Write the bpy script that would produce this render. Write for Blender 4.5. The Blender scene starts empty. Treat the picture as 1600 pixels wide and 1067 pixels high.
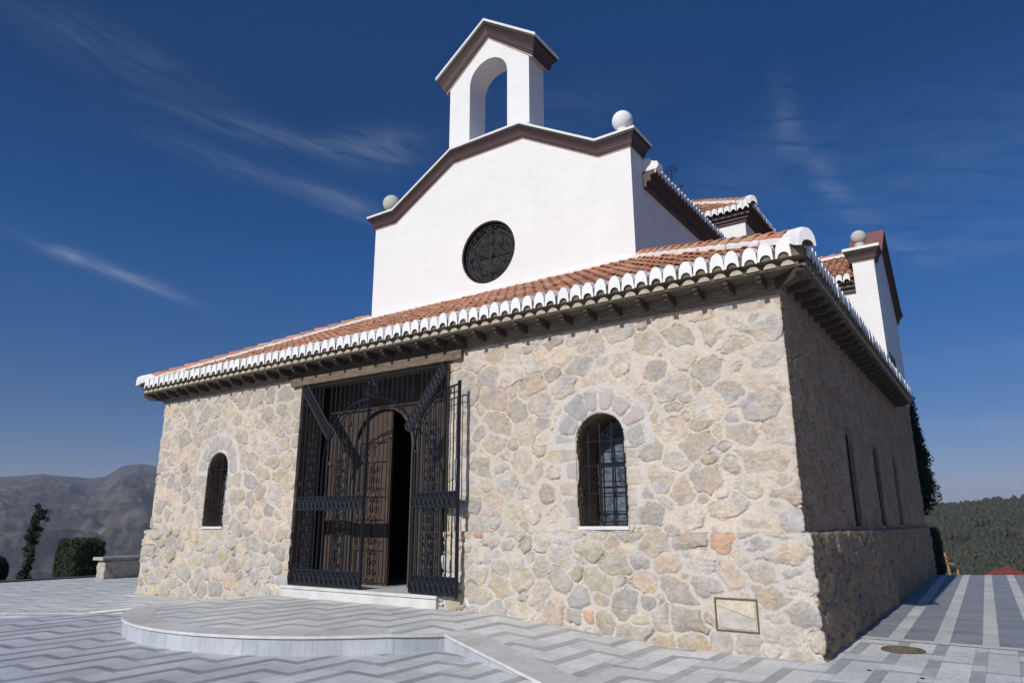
import bpy, bmesh, math, random
import numpy as np
from mathutils import Vector, Matrix
from mathutils.geometry import tessellate_polygon
random.seed(7); rng=np.random.default_rng(11)
S=bpy.context.scene; COL=S.collection
R=math.radians

# ------------------------------------------------------------------ camera, sky, sun, exposure
CAMP=(16.793,-9.056,1.525); YAW,PITCH,ROLL=0.6019,0.2582,-0.0026
cam=bpy.data.cameras.new('camera'); cam.lens=1080.2/1600*36; cam.sensor_width=36; cam.clip_end=40000; cam.clip_start=.05
co=bpy.data.objects.new('camera',cam); COL.objects.link(co); S.camera=co
f=Vector((-math.sin(YAW)*math.cos(PITCH),math.cos(YAW)*math.cos(PITCH),math.sin(PITCH)))
r=Vector((math.cos(YAW),math.sin(YAW),0)); u=r.cross(f)
r2=r*math.cos(ROLL)+u*math.sin(ROLL); u2=-r*math.sin(ROLL)+u*math.cos(ROLL)
co.matrix_world=Matrix((( r2.x,u2.x,-f.x,CAMP[0]),(r2.y,u2.y,-f.y,CAMP[1]),(r2.z,u2.z,-f.z,CAMP[2]),(0,0,0,1)))
S.view_settings.view_transform='Standard'; S.view_settings.look='None'; S.view_settings.gamma=1
S.view_settings.use_curve_mapping=False; S.view_settings.exposure=0.0
SUNV=Vector((0.02,1.0,-0.633)).normalized()          # direction the light travels
ELEV=math.asin(-SUNV.z); AZ=math.atan2(-SUNV.x,-SUNV.y)
sl=bpy.data.lights.new('sun','SUN'); sl.energy=3.9; sl.angle=R(.5); sl.color=(1,.955,.88)
so=bpy.data.objects.new('sun',sl); COL.objects.link(so); so.rotation_euler=SUNV.to_track_quat('-Z','Y').to_euler()
W_=bpy.data.worlds.new('World'); S.world=W_; W_.use_nodes=True
nt=W_.node_tree; nt.nodes.clear()
def N(nt,t,**k):
    n=nt.nodes.new(t)
    for a,b in k.items():
        if a=='inp':
            for i,v in b.items(): n.inputs[i].default_value=v
        else: setattr(n,a,b)
    return n
L=lambda nt,a,b: nt.links.new(a,b)
sky=N(nt,'ShaderNodeTexSky',sky_type='NISHITA',sun_disc=False,sun_elevation=ELEV,sun_rotation=AZ,altitude=1200,air_density=1.0,dust_density=.5,ozone_density=3.2)
tc=N(nt,'ShaderNodeTexCoord'); hs=N(nt,'ShaderNodeHueSaturation',inp={'Saturation':1.42,'Value':.74})
L(nt,sky.outputs[0],hs.inputs['Color'])
sx=N(nt,'ShaderNodeSeparateXYZ'); L(nt,tc.outputs['Generated'],sx.inputs[0])
def MW(op,a,b_=None,c_=None):
    n=N(nt,'ShaderNodeMath',operation=op)
    for i,v in enumerate((a,b_,c_)):
        if v is None: continue
        if isinstance(v,(int,float)): n.inputs[i].default_value=v
        else: L(nt,v,n.inputs[i])
    return n.outputs[0]
azd=MW('MULTIPLY',MW('ARCTAN2',sx.outputs[0],sx.outputs[1]),57.2958); eld=MW('MULTIPLY',MW('ARCSINE',sx.outputs[2]),57.2958)
# deep, dry mountain air: darker and more violet than the model sky, except overhead
er=N(nt,'ShaderNodeValToRGB'); L(nt,MW('DIVIDE',eld,90.),er.inputs[0]); el_=er.color_ramp.elements
el_[0].position=0.0; el_[0].color=(.60,.50,.66,1); el_[1].position=1.0; el_[1].color=(2.0,1.8,1.75,1)
for p_,c_ in ((.09,(.66,.56,.70,1)),(.22,(.88,.70,.86,1)),(.36,(.62,.56,.70,1)),(.5,(.85,.75,.85,1)),(.62,(1.8,1.6,1.6,1))): e_=el_.new(p_); e_.color=c_  # unseen overhead sky brightened as added fill for the shaded walls
vm=N(nt,'ShaderNodeVectorMath',operation='MULTIPLY'); L(nt,hs.outputs[0],vm.inputs[0]); L(nt,er.outputs[0],vm.inputs[1])
# thin cirrus wisps where the photograph has them (azimuth, elevation in degrees)
mask=None
for (a0,e0,la,le,sl_,st) in ((-65.8,17.7,4.6,.55,-.23,.30),(-69.2,18.5,1.3,.38,-.15,.30),(-55,29.6,8,.8,-.06,.15),(-46.5,30.0,3.4,1.5,.1,.20),(-57,26.8,7.5,.9,-.15,.13),(-49,25.2,3.2,.8,-.2,.22),(-68,32.5,7,1.6,-.1,.10),
    (-10.3,30.2,1.0,2.6,0,.13),(-8.,25.6,1.5,1.6,-1.1,.16),(-4.5,21,3.0,1.0,-.9,.13),(3,18.6,7,1.3,-.1,.09),(0.,6.5,4.5,.35,-.06,.16),(3,11.5,8,.8,.05,.06),(-14,27,6,3,.2,.05),(2,24,12,5,0,.07),(-30,33,9,2,.1,.05)):
    da=MW('SUBTRACT',azd,a0); de=MW('SUBTRACT',MW('SUBTRACT',eld,e0),MW('MULTIPLY',da,sl_)); da2=MW('POWER',MW('ABSOLUTE',MW('DIVIDE',da,la)),2.); de2=MW('POWER',MW('ABSOLUTE',MW('DIVIDE',de,le)),2.)
    g_=MW('MULTIPLY',MW('EXPONENT',MW('MULTIPLY',MW('ADD',da2,de2),-1.)),st); mask=g_ if mask is None else MW('ADD',mask,g_)
cb=N(nt,'ShaderNodeCombineXYZ'); L(nt,MW('MULTIPLY',azd,.13),cb.inputs[0]); L(nt,MW('MULTIPLY',MW('ADD',eld,MW('MULTIPLY',azd,.22)),.75),cb.inputs[1])
n1=N(nt,'ShaderNodeTexNoise',inp={'Scale':1.3,'Detail':10,'Roughness':.62,'Distortion':.9}); L(nt,cb.outputs[0],n1.inputs['Vector'])
r1=N(nt,'ShaderNodeMapRange',inp={1:.30,2:.72,3:0,4:1.5}); L(nt,n1.outputs[0],r1.inputs[0])
mx=N(nt,'ShaderNodeMix',data_type='RGBA'); L(nt,MW('MULTIPLY',MW('MULTIPLY',mask,.8),r1.outputs[0]),mx.inputs[0]); L(nt,vm.outputs[0],mx.inputs[6]); mx.inputs[7].default_value=(3.6,4.1,5.3,1)
bg=N(nt,'ShaderNodeBackground',inp={'Strength':.11}); L(nt,mx.outputs[2],bg.inputs[0])
ow=N(nt,'ShaderNodeOutputWorld'); L(nt,bg.outputs[0],ow.inputs[0])
S.cycles.max_bounces=6; S.cycles.volume_bounces=0

# ------------------------------------------------------------------ materials
def mat(name,col,rough=.8,ns=6,amt=.15,bump=.2,bscale=30,metal=0,attr=None,col2=None,stretch=None,spec=.5,bdist=.01,stain=0):
    m=bpy.data.materials.new(name); m.use_nodes=True; t=m.node_tree; b=t.nodes['Principled BSDF']
    b.inputs['Roughness'].default_value=rough; b.inputs['Metallic'].default_value=metal; b.inputs['Specular IOR Level'].default_value=spec
    tc=N(t,'ShaderNodeTexCoord'); src=tc.outputs['Object']
    if stretch:
        mp=N(t,'ShaderNodeMapping',inp={'Scale':stretch}); L(t,src,mp.inputs[0]); src=mp.outputs[0]
    n=N(t,'ShaderNodeTexNoise',inp={'Scale':ns,'Detail':6,'Roughness':.6}); L(t,src,n.inputs['Vector'])
    mr=N(t,'ShaderNodeMapRange',inp={1:.3,2:.7,3:1-amt,4:1+amt}); L(t,n.outputs[0],mr.inputs[0])
    if attr:
        a=N(t,'ShaderNodeVertexColor',layer_name=attr); base=a.outputs[0]
    elif col2:
        mxx=N(t,'ShaderNodeMix',data_type='RGBA'); mxx.inputs[6].default_value=(*col,1); mxx.inputs[7].default_value=(*col2,1)
        nn=N(t,'ShaderNodeTexNoise',inp={'Scale':ns*.45,'Detail':5,'Roughness':.65}); L(t,src,nn.inputs['Vector'])
        q=N(t,'ShaderNodeMapRange',inp={1:.38,2:.62}); L(t,nn.outputs[0],q.inputs[0]); L(t,q.outputs[0],mxx.inputs[0]); base=mxx.outputs[2]
    else:
        c=N(t,'ShaderNodeRGB'); c.outputs[0].default_value=(*col,1); base=c.outputs[0]
    v=N(t,'ShaderNodeVectorMath',operation='SCALE'); L(t,base,v.inputs[0]); L(t,mr.outputs[0],v.inputs['Scale'])
    out=v.outputs[0]
    if stain:
        mp2=N(t,'ShaderNodeMapping',inp={'Scale':(1.3,1.3,.22)}); L(t,tc.outputs['Object'],mp2.inputs[0])
        s=N(t,'ShaderNodeTexNoise',inp={'Scale':2.2,'Detail':7,'Roughness':.7}); L(t,mp2.outputs[0],s.inputs['Vector'])
        sr=N(t,'ShaderNodeMapRange',inp={1:.52,2:.8,3:1,4:1-stain}); L(t,s.outputs[0],sr.inputs[0])
        v2=N(t,'ShaderNodeVectorMath',operation='SCALE'); L(t,out,v2.inputs[0]); L(t,sr.outputs[0],v2.inputs['Scale']); out=v2.outputs[0]
    L(t,out,b.inputs['Base Color'])
    if bump:
        n3=N(t,'ShaderNodeTexNoise',inp={'Scale':bscale,'Detail':5,'Roughness':.65}); L(t,src,n3.inputs['Vector'])
        bp=N(t,'ShaderNodeBump',inp={'Strength':bump,'Distance':bdist}); L(t,n3.outputs[0],bp.inputs['Height']); L(t,bp.outputs[0],b.inputs['Normal'])
    return m
M=dict(
 stone=mat('masonry',(0,0,0),.9,60,.16,.8,38,attr='Col',bdist=.016),
 white=mat('white_plaster',(.79,.79,.785),.85,1.3,.025,.45,5,stain=.07,bdist=.05),
 whitewash=mat('whitewash',(.80,.80,.79),.85,9,.05,.3,40,stain=.12),
 brown=mat('brown_cornice',(.066,.036,.036),.6,12,.25,.2,30),
 blackline=mat('dark_trim',(.012,.011,.012),.6,12,.2,.1,30),
 pinkslab=mat('red_slab',(.23,.10,.09),.7,8,.2,.2,30),
 terra=mat('terracotta',(0,0,0),.85,14,.25,.35,50,attr='Col',stain=.15),
 cream=mat('aged_tile',(.44,.38,.30),.9,18,.2,.4,50),
 mortarbed=mat('eave_bedding',(.105,.08,.058),.95,10,.35,.6,30,col2=(.19,.15,.11)),
 timber=mat('old_timber',(.115,.075,.05),.8,7,.35,.5,20,stretch=(1.2,8,8),col2=(.2,.15,.11)),
 rafter=mat('rafter_timber',(.06,.045,.034),.85,12,.3,.4,30),
 doorwood=mat('door_wood',(.048,.032,.023),.65,6,.3,.4,16,stretch=(9,9,1.1),col2=(.075,.050,.036)),
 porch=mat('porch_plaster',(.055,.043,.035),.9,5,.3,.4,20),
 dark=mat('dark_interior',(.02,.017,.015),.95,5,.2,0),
 iron=mat('wrought_iron',(.011,.013,.022),.6,40,.5,.5,120,spec=.25,bdist=.004),
 ironold=mat('weathered_iron',(.05,.036,.026),.7,30,.4,.3,90,metal=.2),
 glass=mat('leaded_glass',(.10,.125,.17),.6,9,.6,.5,14,spec=.2),
 rose=mat('rose_glass',(.010,.018,.026),.45,16,.9,.8,30,col2=(.040,.030,.020),spec=.3),
 ballst=mat('cast_stone',(.50,.49,.45),.9,12,.15,.4,40),
 sill=mat('marble_sill',(.66,.67,.68),.5,10,.08,.05,30),
 marble=mat('marble_step',(.62,.61,.59),.5,3,.12,.05,30,stain=.15),
 leaf=mat('foliage',(.030,.048,.018),.75,5,.45,0,col2=(.055,.075,.028)),
 leafdark=mat('conifer_foliage',(.016,.032,.014),.8,5,.4,0,col2=(.03,.05,.022)),
 bark=mat('bark',(.12,.085,.06),.9,12,.3,.6,30,stretch=(3,3,.6)),
 benchst=mat('bench_stone',(.36,.33,.29),.9,9,.2,.6,24,col2=(.46,.42,.37)),
 stake=mat('raw_wood',(.42,.23,.13),.8,12,.2,.3,30),
 castiron=mat('cast_cover',(.135,.11,.075),.8,40,.3,.5,60),
 pinkline=mat('pink_line',(.5,.36,.33),.8),
 redroof=mat('red_roof_tiles',(.17,.035,.022),.9,3,.25,.4,9),
 housewall=mat('house_render',(.5,.45,.38),.9,3,.1,.2,9),
)

# ------------------------------------------------------------------ mesh helpers
def obj(name,me,m,parent=None,smooth=False):
    o=bpy.data.objects.new(name,me); COL.objects.link(o)
    for x in (m if isinstance(m,(list,tuple)) else [m]): me.materials.append(x)
    if parent: o.parent=parent; 
    if smooth: me.polygons.foreach_set('use_smooth',[True]*len(me.polygons))
    return o
def tag(o,label=None,cat=None,group=None,kind=None):
    for k,v in (('label',label),('category',cat),('group',group),('kind',kind)):
        if v: o[k]=v
    return o
def thing(name,label,cat,loc=(0,0,0),group=None,rz=0):
    o=bpy.data.objects.new(name,None); COL.objects.link(o); o.location=loc; o.rotation_euler=(0,0,rz); o.empty_display_size=.2
    return tag(o,label,cat,group)
class MB:
    def __init__(s): s.v=[];s.f=[];s.m=[];s.c=[]
    def add(s,vs,fs,mi=0,col=None):
        b=len(s.v); s.v+= [tuple(v) for v in vs]; s.f+=[[b+i for i in q] for q in fs]; s.m+=[mi]*len(fs)
        s.c+=[col or (.5,.5,.5)]*len(vs); return s
    def box(s,x0,y0,z0,x1,y1,z1,mi=0,col=None):
        return s.add([(x0,y0,z0),(x1,y0,z0),(x1,y1,z0),(x0,y1,z0),(x0,y0,z1),(x1,y0,z1),(x1,y1,z1),(x0,y1,z1)],
          [(3,2,1,0),(4,5,6,7),(0,1,5,4),(1,2,6,5),(2,3,7,6),(3,0,4,7)],mi,col)
    def tube(s,pts,r,n=6,closed=False,mi=0,col=None,caps=True):
        pts=[Vector(p) for p in pts]; k=len(pts); rs=r if isinstance(r,(list,tuple)) else [r]*k
        vs=[];up=None
        for i,p in enumerate(pts):
            a=pts[i-1] if (i or closed) else p; b=pts[(i+1)%k] if (i<k-1 or closed) else p
            d=(b-a); d=d.normalized() if d.length>1e-9 else Vector((0,0,1))
            if up is None: up=Vector((0,1,0)) if abs(d.y)<.9 else Vector((1,0,0))
            e1=d.cross(up); 
            if e1.length<1e-4: e1=d.orthogonal()
            e1.normalize(); e2=d.cross(e1)
            for j in range(n):
                t=2*math.pi*j/n+.4; vs.append(p+(e1*math.cos(t)+e2*math.sin(t))*rs[i])
        fs=[]
        for i in range(k if closed else k-1):
            i2=(i+1)%k
            for j in range(n): fs.append((i*n+j,i*n+(j+1)%n,i2*n+(j+1)%n,i2*n+j))
        if caps and not closed: fs.append(tuple(range(n))[::-1]); fs.append(tuple((k-1)*n+j for j in range(n)))
        return s.add(vs,fs,mi,col)
    def prism(s,poly,holes=(),f0=None,f1=None,mi=0,col=None,sidemi=None,holeside=True):
        """poly: 2-D loop; f0/f1 map (a,b)->3-D for the two faces."""
        loops=[poly]+list(holes); flat=[p for l in loops for p in l]
        tris=tessellate_polygon([[Vector((a,b,0)) for a,b in l] for l in loops]); n=len(flat)
        vs=[f0(a,b) for a,b in flat]+[f1(a,b) for a,b in flat]
        fs=[tuple(t) for t in tris]+[tuple(n+i for i in t[::-1]) for t in tris]
        s.add(vs,fs,mi,col); o=0
        for li,l in enumerate(loops):
            k=len(l)
            if li==0 or holeside:
                s.add([f0(*p) for p in l]+[f1(*p) for p in l],[(i,(i+1)%k,k+(i+1)%k,k+i) for i in range(k)],mi if sidemi is None else sidemi,col)
        return s
    def build(s,name,m,parent=None,smooth=False,bevel=0,fix=True,autos=None):
        me=bpy.data.meshes.new(name); me.from_pydata(s.v,[],s.f); me.polygons.foreach_set('material_index',s.m)
        ca=me.color_attributes.new('Col','FLOAT_COLOR','POINT'); ca.data.foreach_set('color',[x for c in s.c for x in (*c,1)])
        me.update()
        if fix:
            bm=bmesh.new(); bm.from_mesh(me)
            if bevel: bmesh.ops.remove_doubles(bm,verts=bm.verts,dist=1e-5)
            bmesh.ops.recalc_face_normals(bm,faces=bm.faces); bm.to_mesh(me); bm.free()
        o=obj(name,me,m,parent,smooth)
        if bevel:
            b=o.modifiers.new('bevel','BEVEL'); b.width=bevel; b.segments=2; b.limit_method='ANGLE'; b.angle_limit=R(40)
        return o
def grid_mesh(name,V,nu,nv,cols=None,keep=None):
    """V: (nv,nu,3) numpy; keep: bool faces mask (nv-1,nu-1)"""
    me=bpy.data.meshes.new(name); idx=np.arange(nu*nv).reshape(nv,nu)
    F=np.stack([idx[:-1,:-1],idx[:-1,1:],idx[1:,1:],idx[1:,:-1]],-1).reshape(-1,4)
    if keep is not None: F=F[keep.reshape(-1)]
    nF=len(F)
    me.vertices.add(nu*nv); me.vertices.foreach_set('co',V.reshape(-1).astype(np.float32))
    me.loops.add(nF*4); me.loops.foreach_set('vertex_index',F.reshape(-1).astype(np.int32))
    me.polygons.add(nF); me.polygons.foreach_set('loop_start',(np.arange(nF)*4).astype(np.int32)); 
    me.polygons.foreach_set('use_smooth',np.ones(nF,bool))
    if cols is not None:
        ca=me.color_attributes.new('Col','FLOAT_COLOR','POINT'); c=np.ones((nu*nv,4),np.float32); c[:,:3]=cols.reshape(-1,3); ca.data.foreach_set('color',c.reshape(-1))
    me.update(calc_edges=True); me.validate()
    return me
def tri_mesh(name,V,F):
    me=bpy.data.meshes.new(name); n=F.shape[1]
    me.vertices.add(len(V)); me.vertices.foreach_set('co',V.reshape(-1).astype(np.float32))
    me.loops.add(F.size); me.loops.foreach_set('vertex_index',F.reshape(-1).astype(np.int32))
    me.polygons.add(len(F)); me.polygons.foreach_set('loop_start',(np.arange(len(F))*n).astype(np.int32)); me.update(calc_edges=True); return me
# numpy value noise
def vnoise(x,y,seed=0):
    xi=np.floor(x).astype(np.int64); yi=np.floor(y).astype(np.int64); fx=x-xi; fy=y-yi
    fx=fx*fx*(3-2*fx); fy=fy*fy*(3-2*fy)
    def h(a,b):
        n=(a*374761393+b*668265263+seed*1442695041)&0xffffffff; n=((n^(n>>13))*1274126177)&0xffffffff; return ((n^(n>>16))&0xffff)/65535.
    return (h(xi,yi)*(1-fx)+h(xi+1,yi)*fx)*(1-fy)+(h(xi,yi+1)*(1-fx)+h(xi+1,yi+1)*fx)*fy*1.0
def fbm(x,y,seed=0,o=4,g=.5):
    s=0;a=1;t=0
    for k in range(o): s=s+a*vnoise(x*2**k+17.3*k,y*2**k-9.1*k,seed+k); t+=a; a*=g
    return s/t
sst=lambda a,b,x: (lambda t:t*t*(3-2*t))(np.clip((x-a)/(b-a),0,1))

# ------------------------------------------------------------------ sizes
W=14.88; B=3.5; EZ=4.865; SL=.498; E_=.38; CX=7.44
DOOR=(5.37,9.2,.40,4.27)
WINS=[(2.59,.37,1.49,2.72),(12.09,.395,1.49,2.72)]      # cx, half width, sill, spring
SWIN=[(4.0,.33,1.47,2.80),(7.1,.33,1.47,2.80),(10.2,.33,1.47,2.80)]
ch=thing('church','small fieldstone and white plaster church with a bell gable and red tiled roofs','church',(0,0,0))

# ------------------------------------------------------------------ masonry
PAL_U=[(.47,.415,.345),(.44,.405,.36),(.40,.38,.35),(.50,.43,.35),(.43,.40,.35),(.49,.415,.34),(.385,.37,.345),(.46,.415,.33),(.50,.42,.345),(.42,.405,.38),(.51,.46,.385),(.49,.395,.325),(.43,.395,.35)]
PAL_L=[(.43,.395,.34),(.40,.38,.34),(.46,.40,.32),(.48,.41,.31),(.39,.375,.35),(.46,.415,.345),(.43,.405,.36),(.49,.43,.34),(.38,.37,.345),(.48,.375,.285),(.43,.405,.31),(.46,.435,.385),(.42,.39,.35),(.45,.41,.36)]
def seeds(u0,u1,z0,z1,rmin,rmax,sd,asp=1.25):
    g=np.random.default_rng(sd); P=np.zeros((0,6))
    area=(u1-u0)*(z1-z0); n=int(area/(rmin*rmin)*4)
    cand=np.stack([g.uniform(u0,u1,n),g.uniform(z0,z1,n)],1); rr=rmin+(rmax-rmin)*g.random(n)**1.7
    rr=np.sort(rr)[::-1]*1.0; L_=[]; cell={}
    cs=rmax*2
    for (a,b),q in zip(cand,rr):
        k=(int(a//cs),int(b//cs)); ok=True
        for i in (-1,0,1):
            for j in (-1,0,1):
                for (c,d,w) in cell.get((k[0]+i,k[1]+j),()):
                    if ((a-c)/asp)**2+(b-d)**2<(.86*(q+w))**2: ok=False;break
                if not ok:break
            if not ok:break
        qn=abs(a-W)<.6 or abs(a)<.5
        if ok: cell.setdefault(k,[]).append((a,b,q)); L_.append((a,b,q*(1.15 if qn else 1),asp*g.uniform(.7,1.5)*(1.7 if qn else 1),g.normal(0,.05 if qn else .38),g.random()))
    return np.array(L_)
def stone_field(U,Z,sd,upper,rmin,rmax):
    """U,Z 2-D arrays on a grid (rows z, cols u). returns height, colour"""
    us=U[0]; zs=Z[:,0]
    wu=U+.09*(fbm(U*3.5,Z*3.5,sd)-.5)+.075*(fbm(U*10,Z*10,sd+5,4,.6)-.5); wz=Z+.09*(fbm(U*3.5,Z*3.5,sd+9)-.5)+.075*(fbm(U*10,Z*10,sd+13,4,.6)-.5)
    P=seeds(us[0]-.5,us[-1]+.5,zs[0]-.4,zs[-1]+.4,rmin,rmax,sd)
    F1=np.full(U.shape,9.);F2=np.full(U.shape,9.);I=np.zeros(U.shape,int);RR=np.full(U.shape,.1)
    for i,(a,b,q,asp,th,_) in enumerate(P):
        w=3.4*q+.1; i0,i1=np.searchsorted(us,[a-w*1.3,a+w*1.3]); j0,j1=np.searchsorted(zs,[b-w,b+w])
        if i0>=i1 or j0>=j1: continue
        s=(slice(j0,j1),slice(i0,i1)); du=wu[s]-a; dz=wz[s]-b; c,s_=math.cos(th),math.sin(th)
        x=(du*c+dz*s_)/asp; y=-du*s_+dz*c
        p=3.0 if i%3 else 2.2
        d=(np.abs(x)**p+np.abs(y)**p)**(1/p)/q
        f1=F1[s];f2=F2[s]; better=d<f1
        F2[s]=np.where(better,f1,np.minimum(f2,d)); I[s]=np.where(better,i,I[s]); RR[s]=np.where(better,q,RR[s]); F1[s]=np.where(better,d,f1)
    e=np.minimum((F2-F1)*RR*.5,(1.16-F1)*RR)
    g=np.random.default_rng(sd+50); n=len(P); pal=np.array(PAL_U if upper else PAL_L)
    k=g.integers(0,len(pal),n); c=pal[k]; c=c+(np.array((.50,.44,.365))-c)*(.42 if upper else .25); c=c*np.array((1.02,.99,.93))*g.uniform(.80,1.10,(n,1)); orange=g.random(n)<(.003 if upper else .010); c[orange]=(.50,.32,.21)
    hs_=g.uniform(-.004,.016,n) if upper else g.uniform(.008,.042,n); tl=g.normal(0,.05 if upper else .08,(n,2)); cr=g.random(n)
    col=c[I]
    mott=fbm(U*9,Z*9,sd+20,4,.6)-.5; mott2=fbm(U*30,Z*30,sd+21,3,.6)-.5; big=fbm(U*.8,Z*.8,sd+31,3)-.5
    sp_=fbm(U*70,Z*70,sd+23,2)-.5; col=col*(1+.55*mott+.35*mott2+.22*sp_)[...,None]*(1+np.stack([.10*(fbm(U*6,Z*6,sd+24)-.5),0*U,-.22*(fbm(U*6,Z*6,sd+24)-.5)],-1)*2)
    if upper: mc=np.array((.545,.47,.375)); mw=.014+.075*np.clip(fbm(U*2.0,Z*2.0,sd+40,3)-.38,0,1)+.016*(mott2)
    else: mc=np.array((.49,.45,.39)); mw=.012+.022*np.clip(fbm(U*2.5,Z*2.5,sd+40,3)-.4,0,1)+.006*mott2
    mcol=mc*(1.03+.16*mott+.14*mott2+.08*sp_+.12*big)[...,None]
    m=sst(-.005,.005,e-mw)
    colr=mcol*(1-m[...,None])+col*m[...,None]
    colr*=(1+.12*big)[...,None]
    rw=.03 if upper else .06
    prof=np.sqrt(np.clip((e-mw)/rw,0,1))
    h=m*(hs_[I]*prof+tl[I][...,0]*(wu-P[I][...,0])*.25+tl[I][...,1]*(wz-P[I][...,1])*.35)
    amp=np.clip((fbm(U*4,Z*4,sd+60,3)-.45)*6,0,1)*(cr[I]>.25)
    h-=np.exp(-((e-mw)/.0075)**2)*(.034 if upper else .04)*amp
    lay=fbm(U*3,Z*34,sd+70,3)-.5; h+=(.010+.010*m)*mott+(.007+.012*m)*mott2+.006*sp_+.02*big+.014*lay*m*(cr[I]>.5)
    return h,colr,m
def arch_in(x,z,cx,hw,z0,zs,grow=0.):
    hw=hw+grow
    return ((np.abs(x-cx)<hw)&(z>z0-grow)&(z<=zs))|(((x-cx)**2+(z-zs)**2<hw*hw)&(z>zs))
def ring(u,z,cx,hw,zs,z0,h,col,sd,nv=7,wd=.43,strength=1.):
    """voussoir stones round an arched window, set in pale mortar"""
    dx_=u-cx; dz_=z-zs; rr=np.hypot(dx_,dz_); th=np.arctan2(dz_,dx_)
    g=np.random.default_rng(sd); jit=.015*(fbm(u*9,z*9,sd)-.5)*2
    band=(rr>hw)&(rr<hw+wd+.5*(fbm(u*3,z*3,sd+2)-.5)*.3)&(dz_>-.12)
    bt=(th+.2)/(math.pi+.4)*nv; edges=np.cumsum(g.uniform(.7,1.35,nv)); edges=np.concatenate([[0],edges])/edges[-1]*nv
    k=np.clip(np.searchsorted(edges,bt.ravel(),side='right').reshape(bt.shape)-1,0,nv-1)
    dth=np.minimum(bt-edges[k],edges[np.clip(k+1,0,nv)]-bt)*(math.pi+.4)/nv*rr
    ro=hw+wd-.02-g.uniform(0,.12,nv)[k]; ri=hw+.035+g.uniform(0,.04,nv)[k]
    corner=np.minimum(np.minimum(ro-rr,rr-ri),dth-.014)
    # rounded stones
    a=np.clip(.05-np.minimum(ro-rr,rr-ri),0,.05); b=np.clip(.05-(dth-.018),0,.05); e=.05-np.hypot(a,b)+jit
    e=np.where(corner<-.03,-.03,e)
    pal=np.array([(.36,.345,.325),(.39,.37,.34),(.40,.37,.335),(.35,.34,.325),(.45,.39,.335)])
    c=pal[g.integers(0,5,nv)][k]*(1+.35*(fbm(u*10,z*10,sd+7)-.5))[...,None]
    mc=np.array((.56,.53,.48))*(1+.15*(fbm(u*8,z*8,sd+8)-.5))[...,None]
    m=sst(-.006,.006,e)[...,None]; nc=mc*(1-m)+c*m
    nh=.012+m[...,0]*.012-np.exp(-(e/.007)**2)*.016
    h[band]=nh[band]+.35*h[band]; col[band]=nc[band]*.85+.15*col[band]
    # jamb blocks below the springing
    jb=(np.abs(dx_)>hw)&(np.abs(dx_)<hw+.24+.2*(fbm(u*2,z*5,sd+9)-.5))&(dz_<=-.12)&(z>z0-.02)
    side=(dx_>0).astype(int); ph=(z+side*.13)/.27+.5*(fbm(u*1.5,z*2.5,sd+11)-.5); kk=np.floor(ph).astype(int); fr=ph-kk
    ee=np.minimum(np.minimum(fr,1-fr)*.27-.018,hw+.22+.08*((kk*37+side*11)%5-2)/2-np.abs(dx_))+jit
    m=sst(-.006,.006,ee)[...,None]; c=pal[(kk*7+side*3)%5]*np.array((1.12,1.08,1.0))*(1+.35*(fbm(u*10,z*10,sd+7)-.5))[...,None]
    nc=mc*(1-m)+c*m; nh=.008+m[...,0]*.014-np.exp(-(ee/.007)**2)*.014
    h[jb]=.6*nh[jb]+.5*h[jb]; col[jb]=nc[jb]*.6+.4*col[jb]
def cols_for(x0,x1,y0,y1):
    fr=np.arange(x0,x1,.0108); fr[-1]=x1
    a=np.arange(1,22)/21.*y1; left=-a[::-1]; side=np.concatenate([np.arange(.012,.3,.016),np.arange(.3,y1,.034),[y1]])
    return left,fr,side
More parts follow.
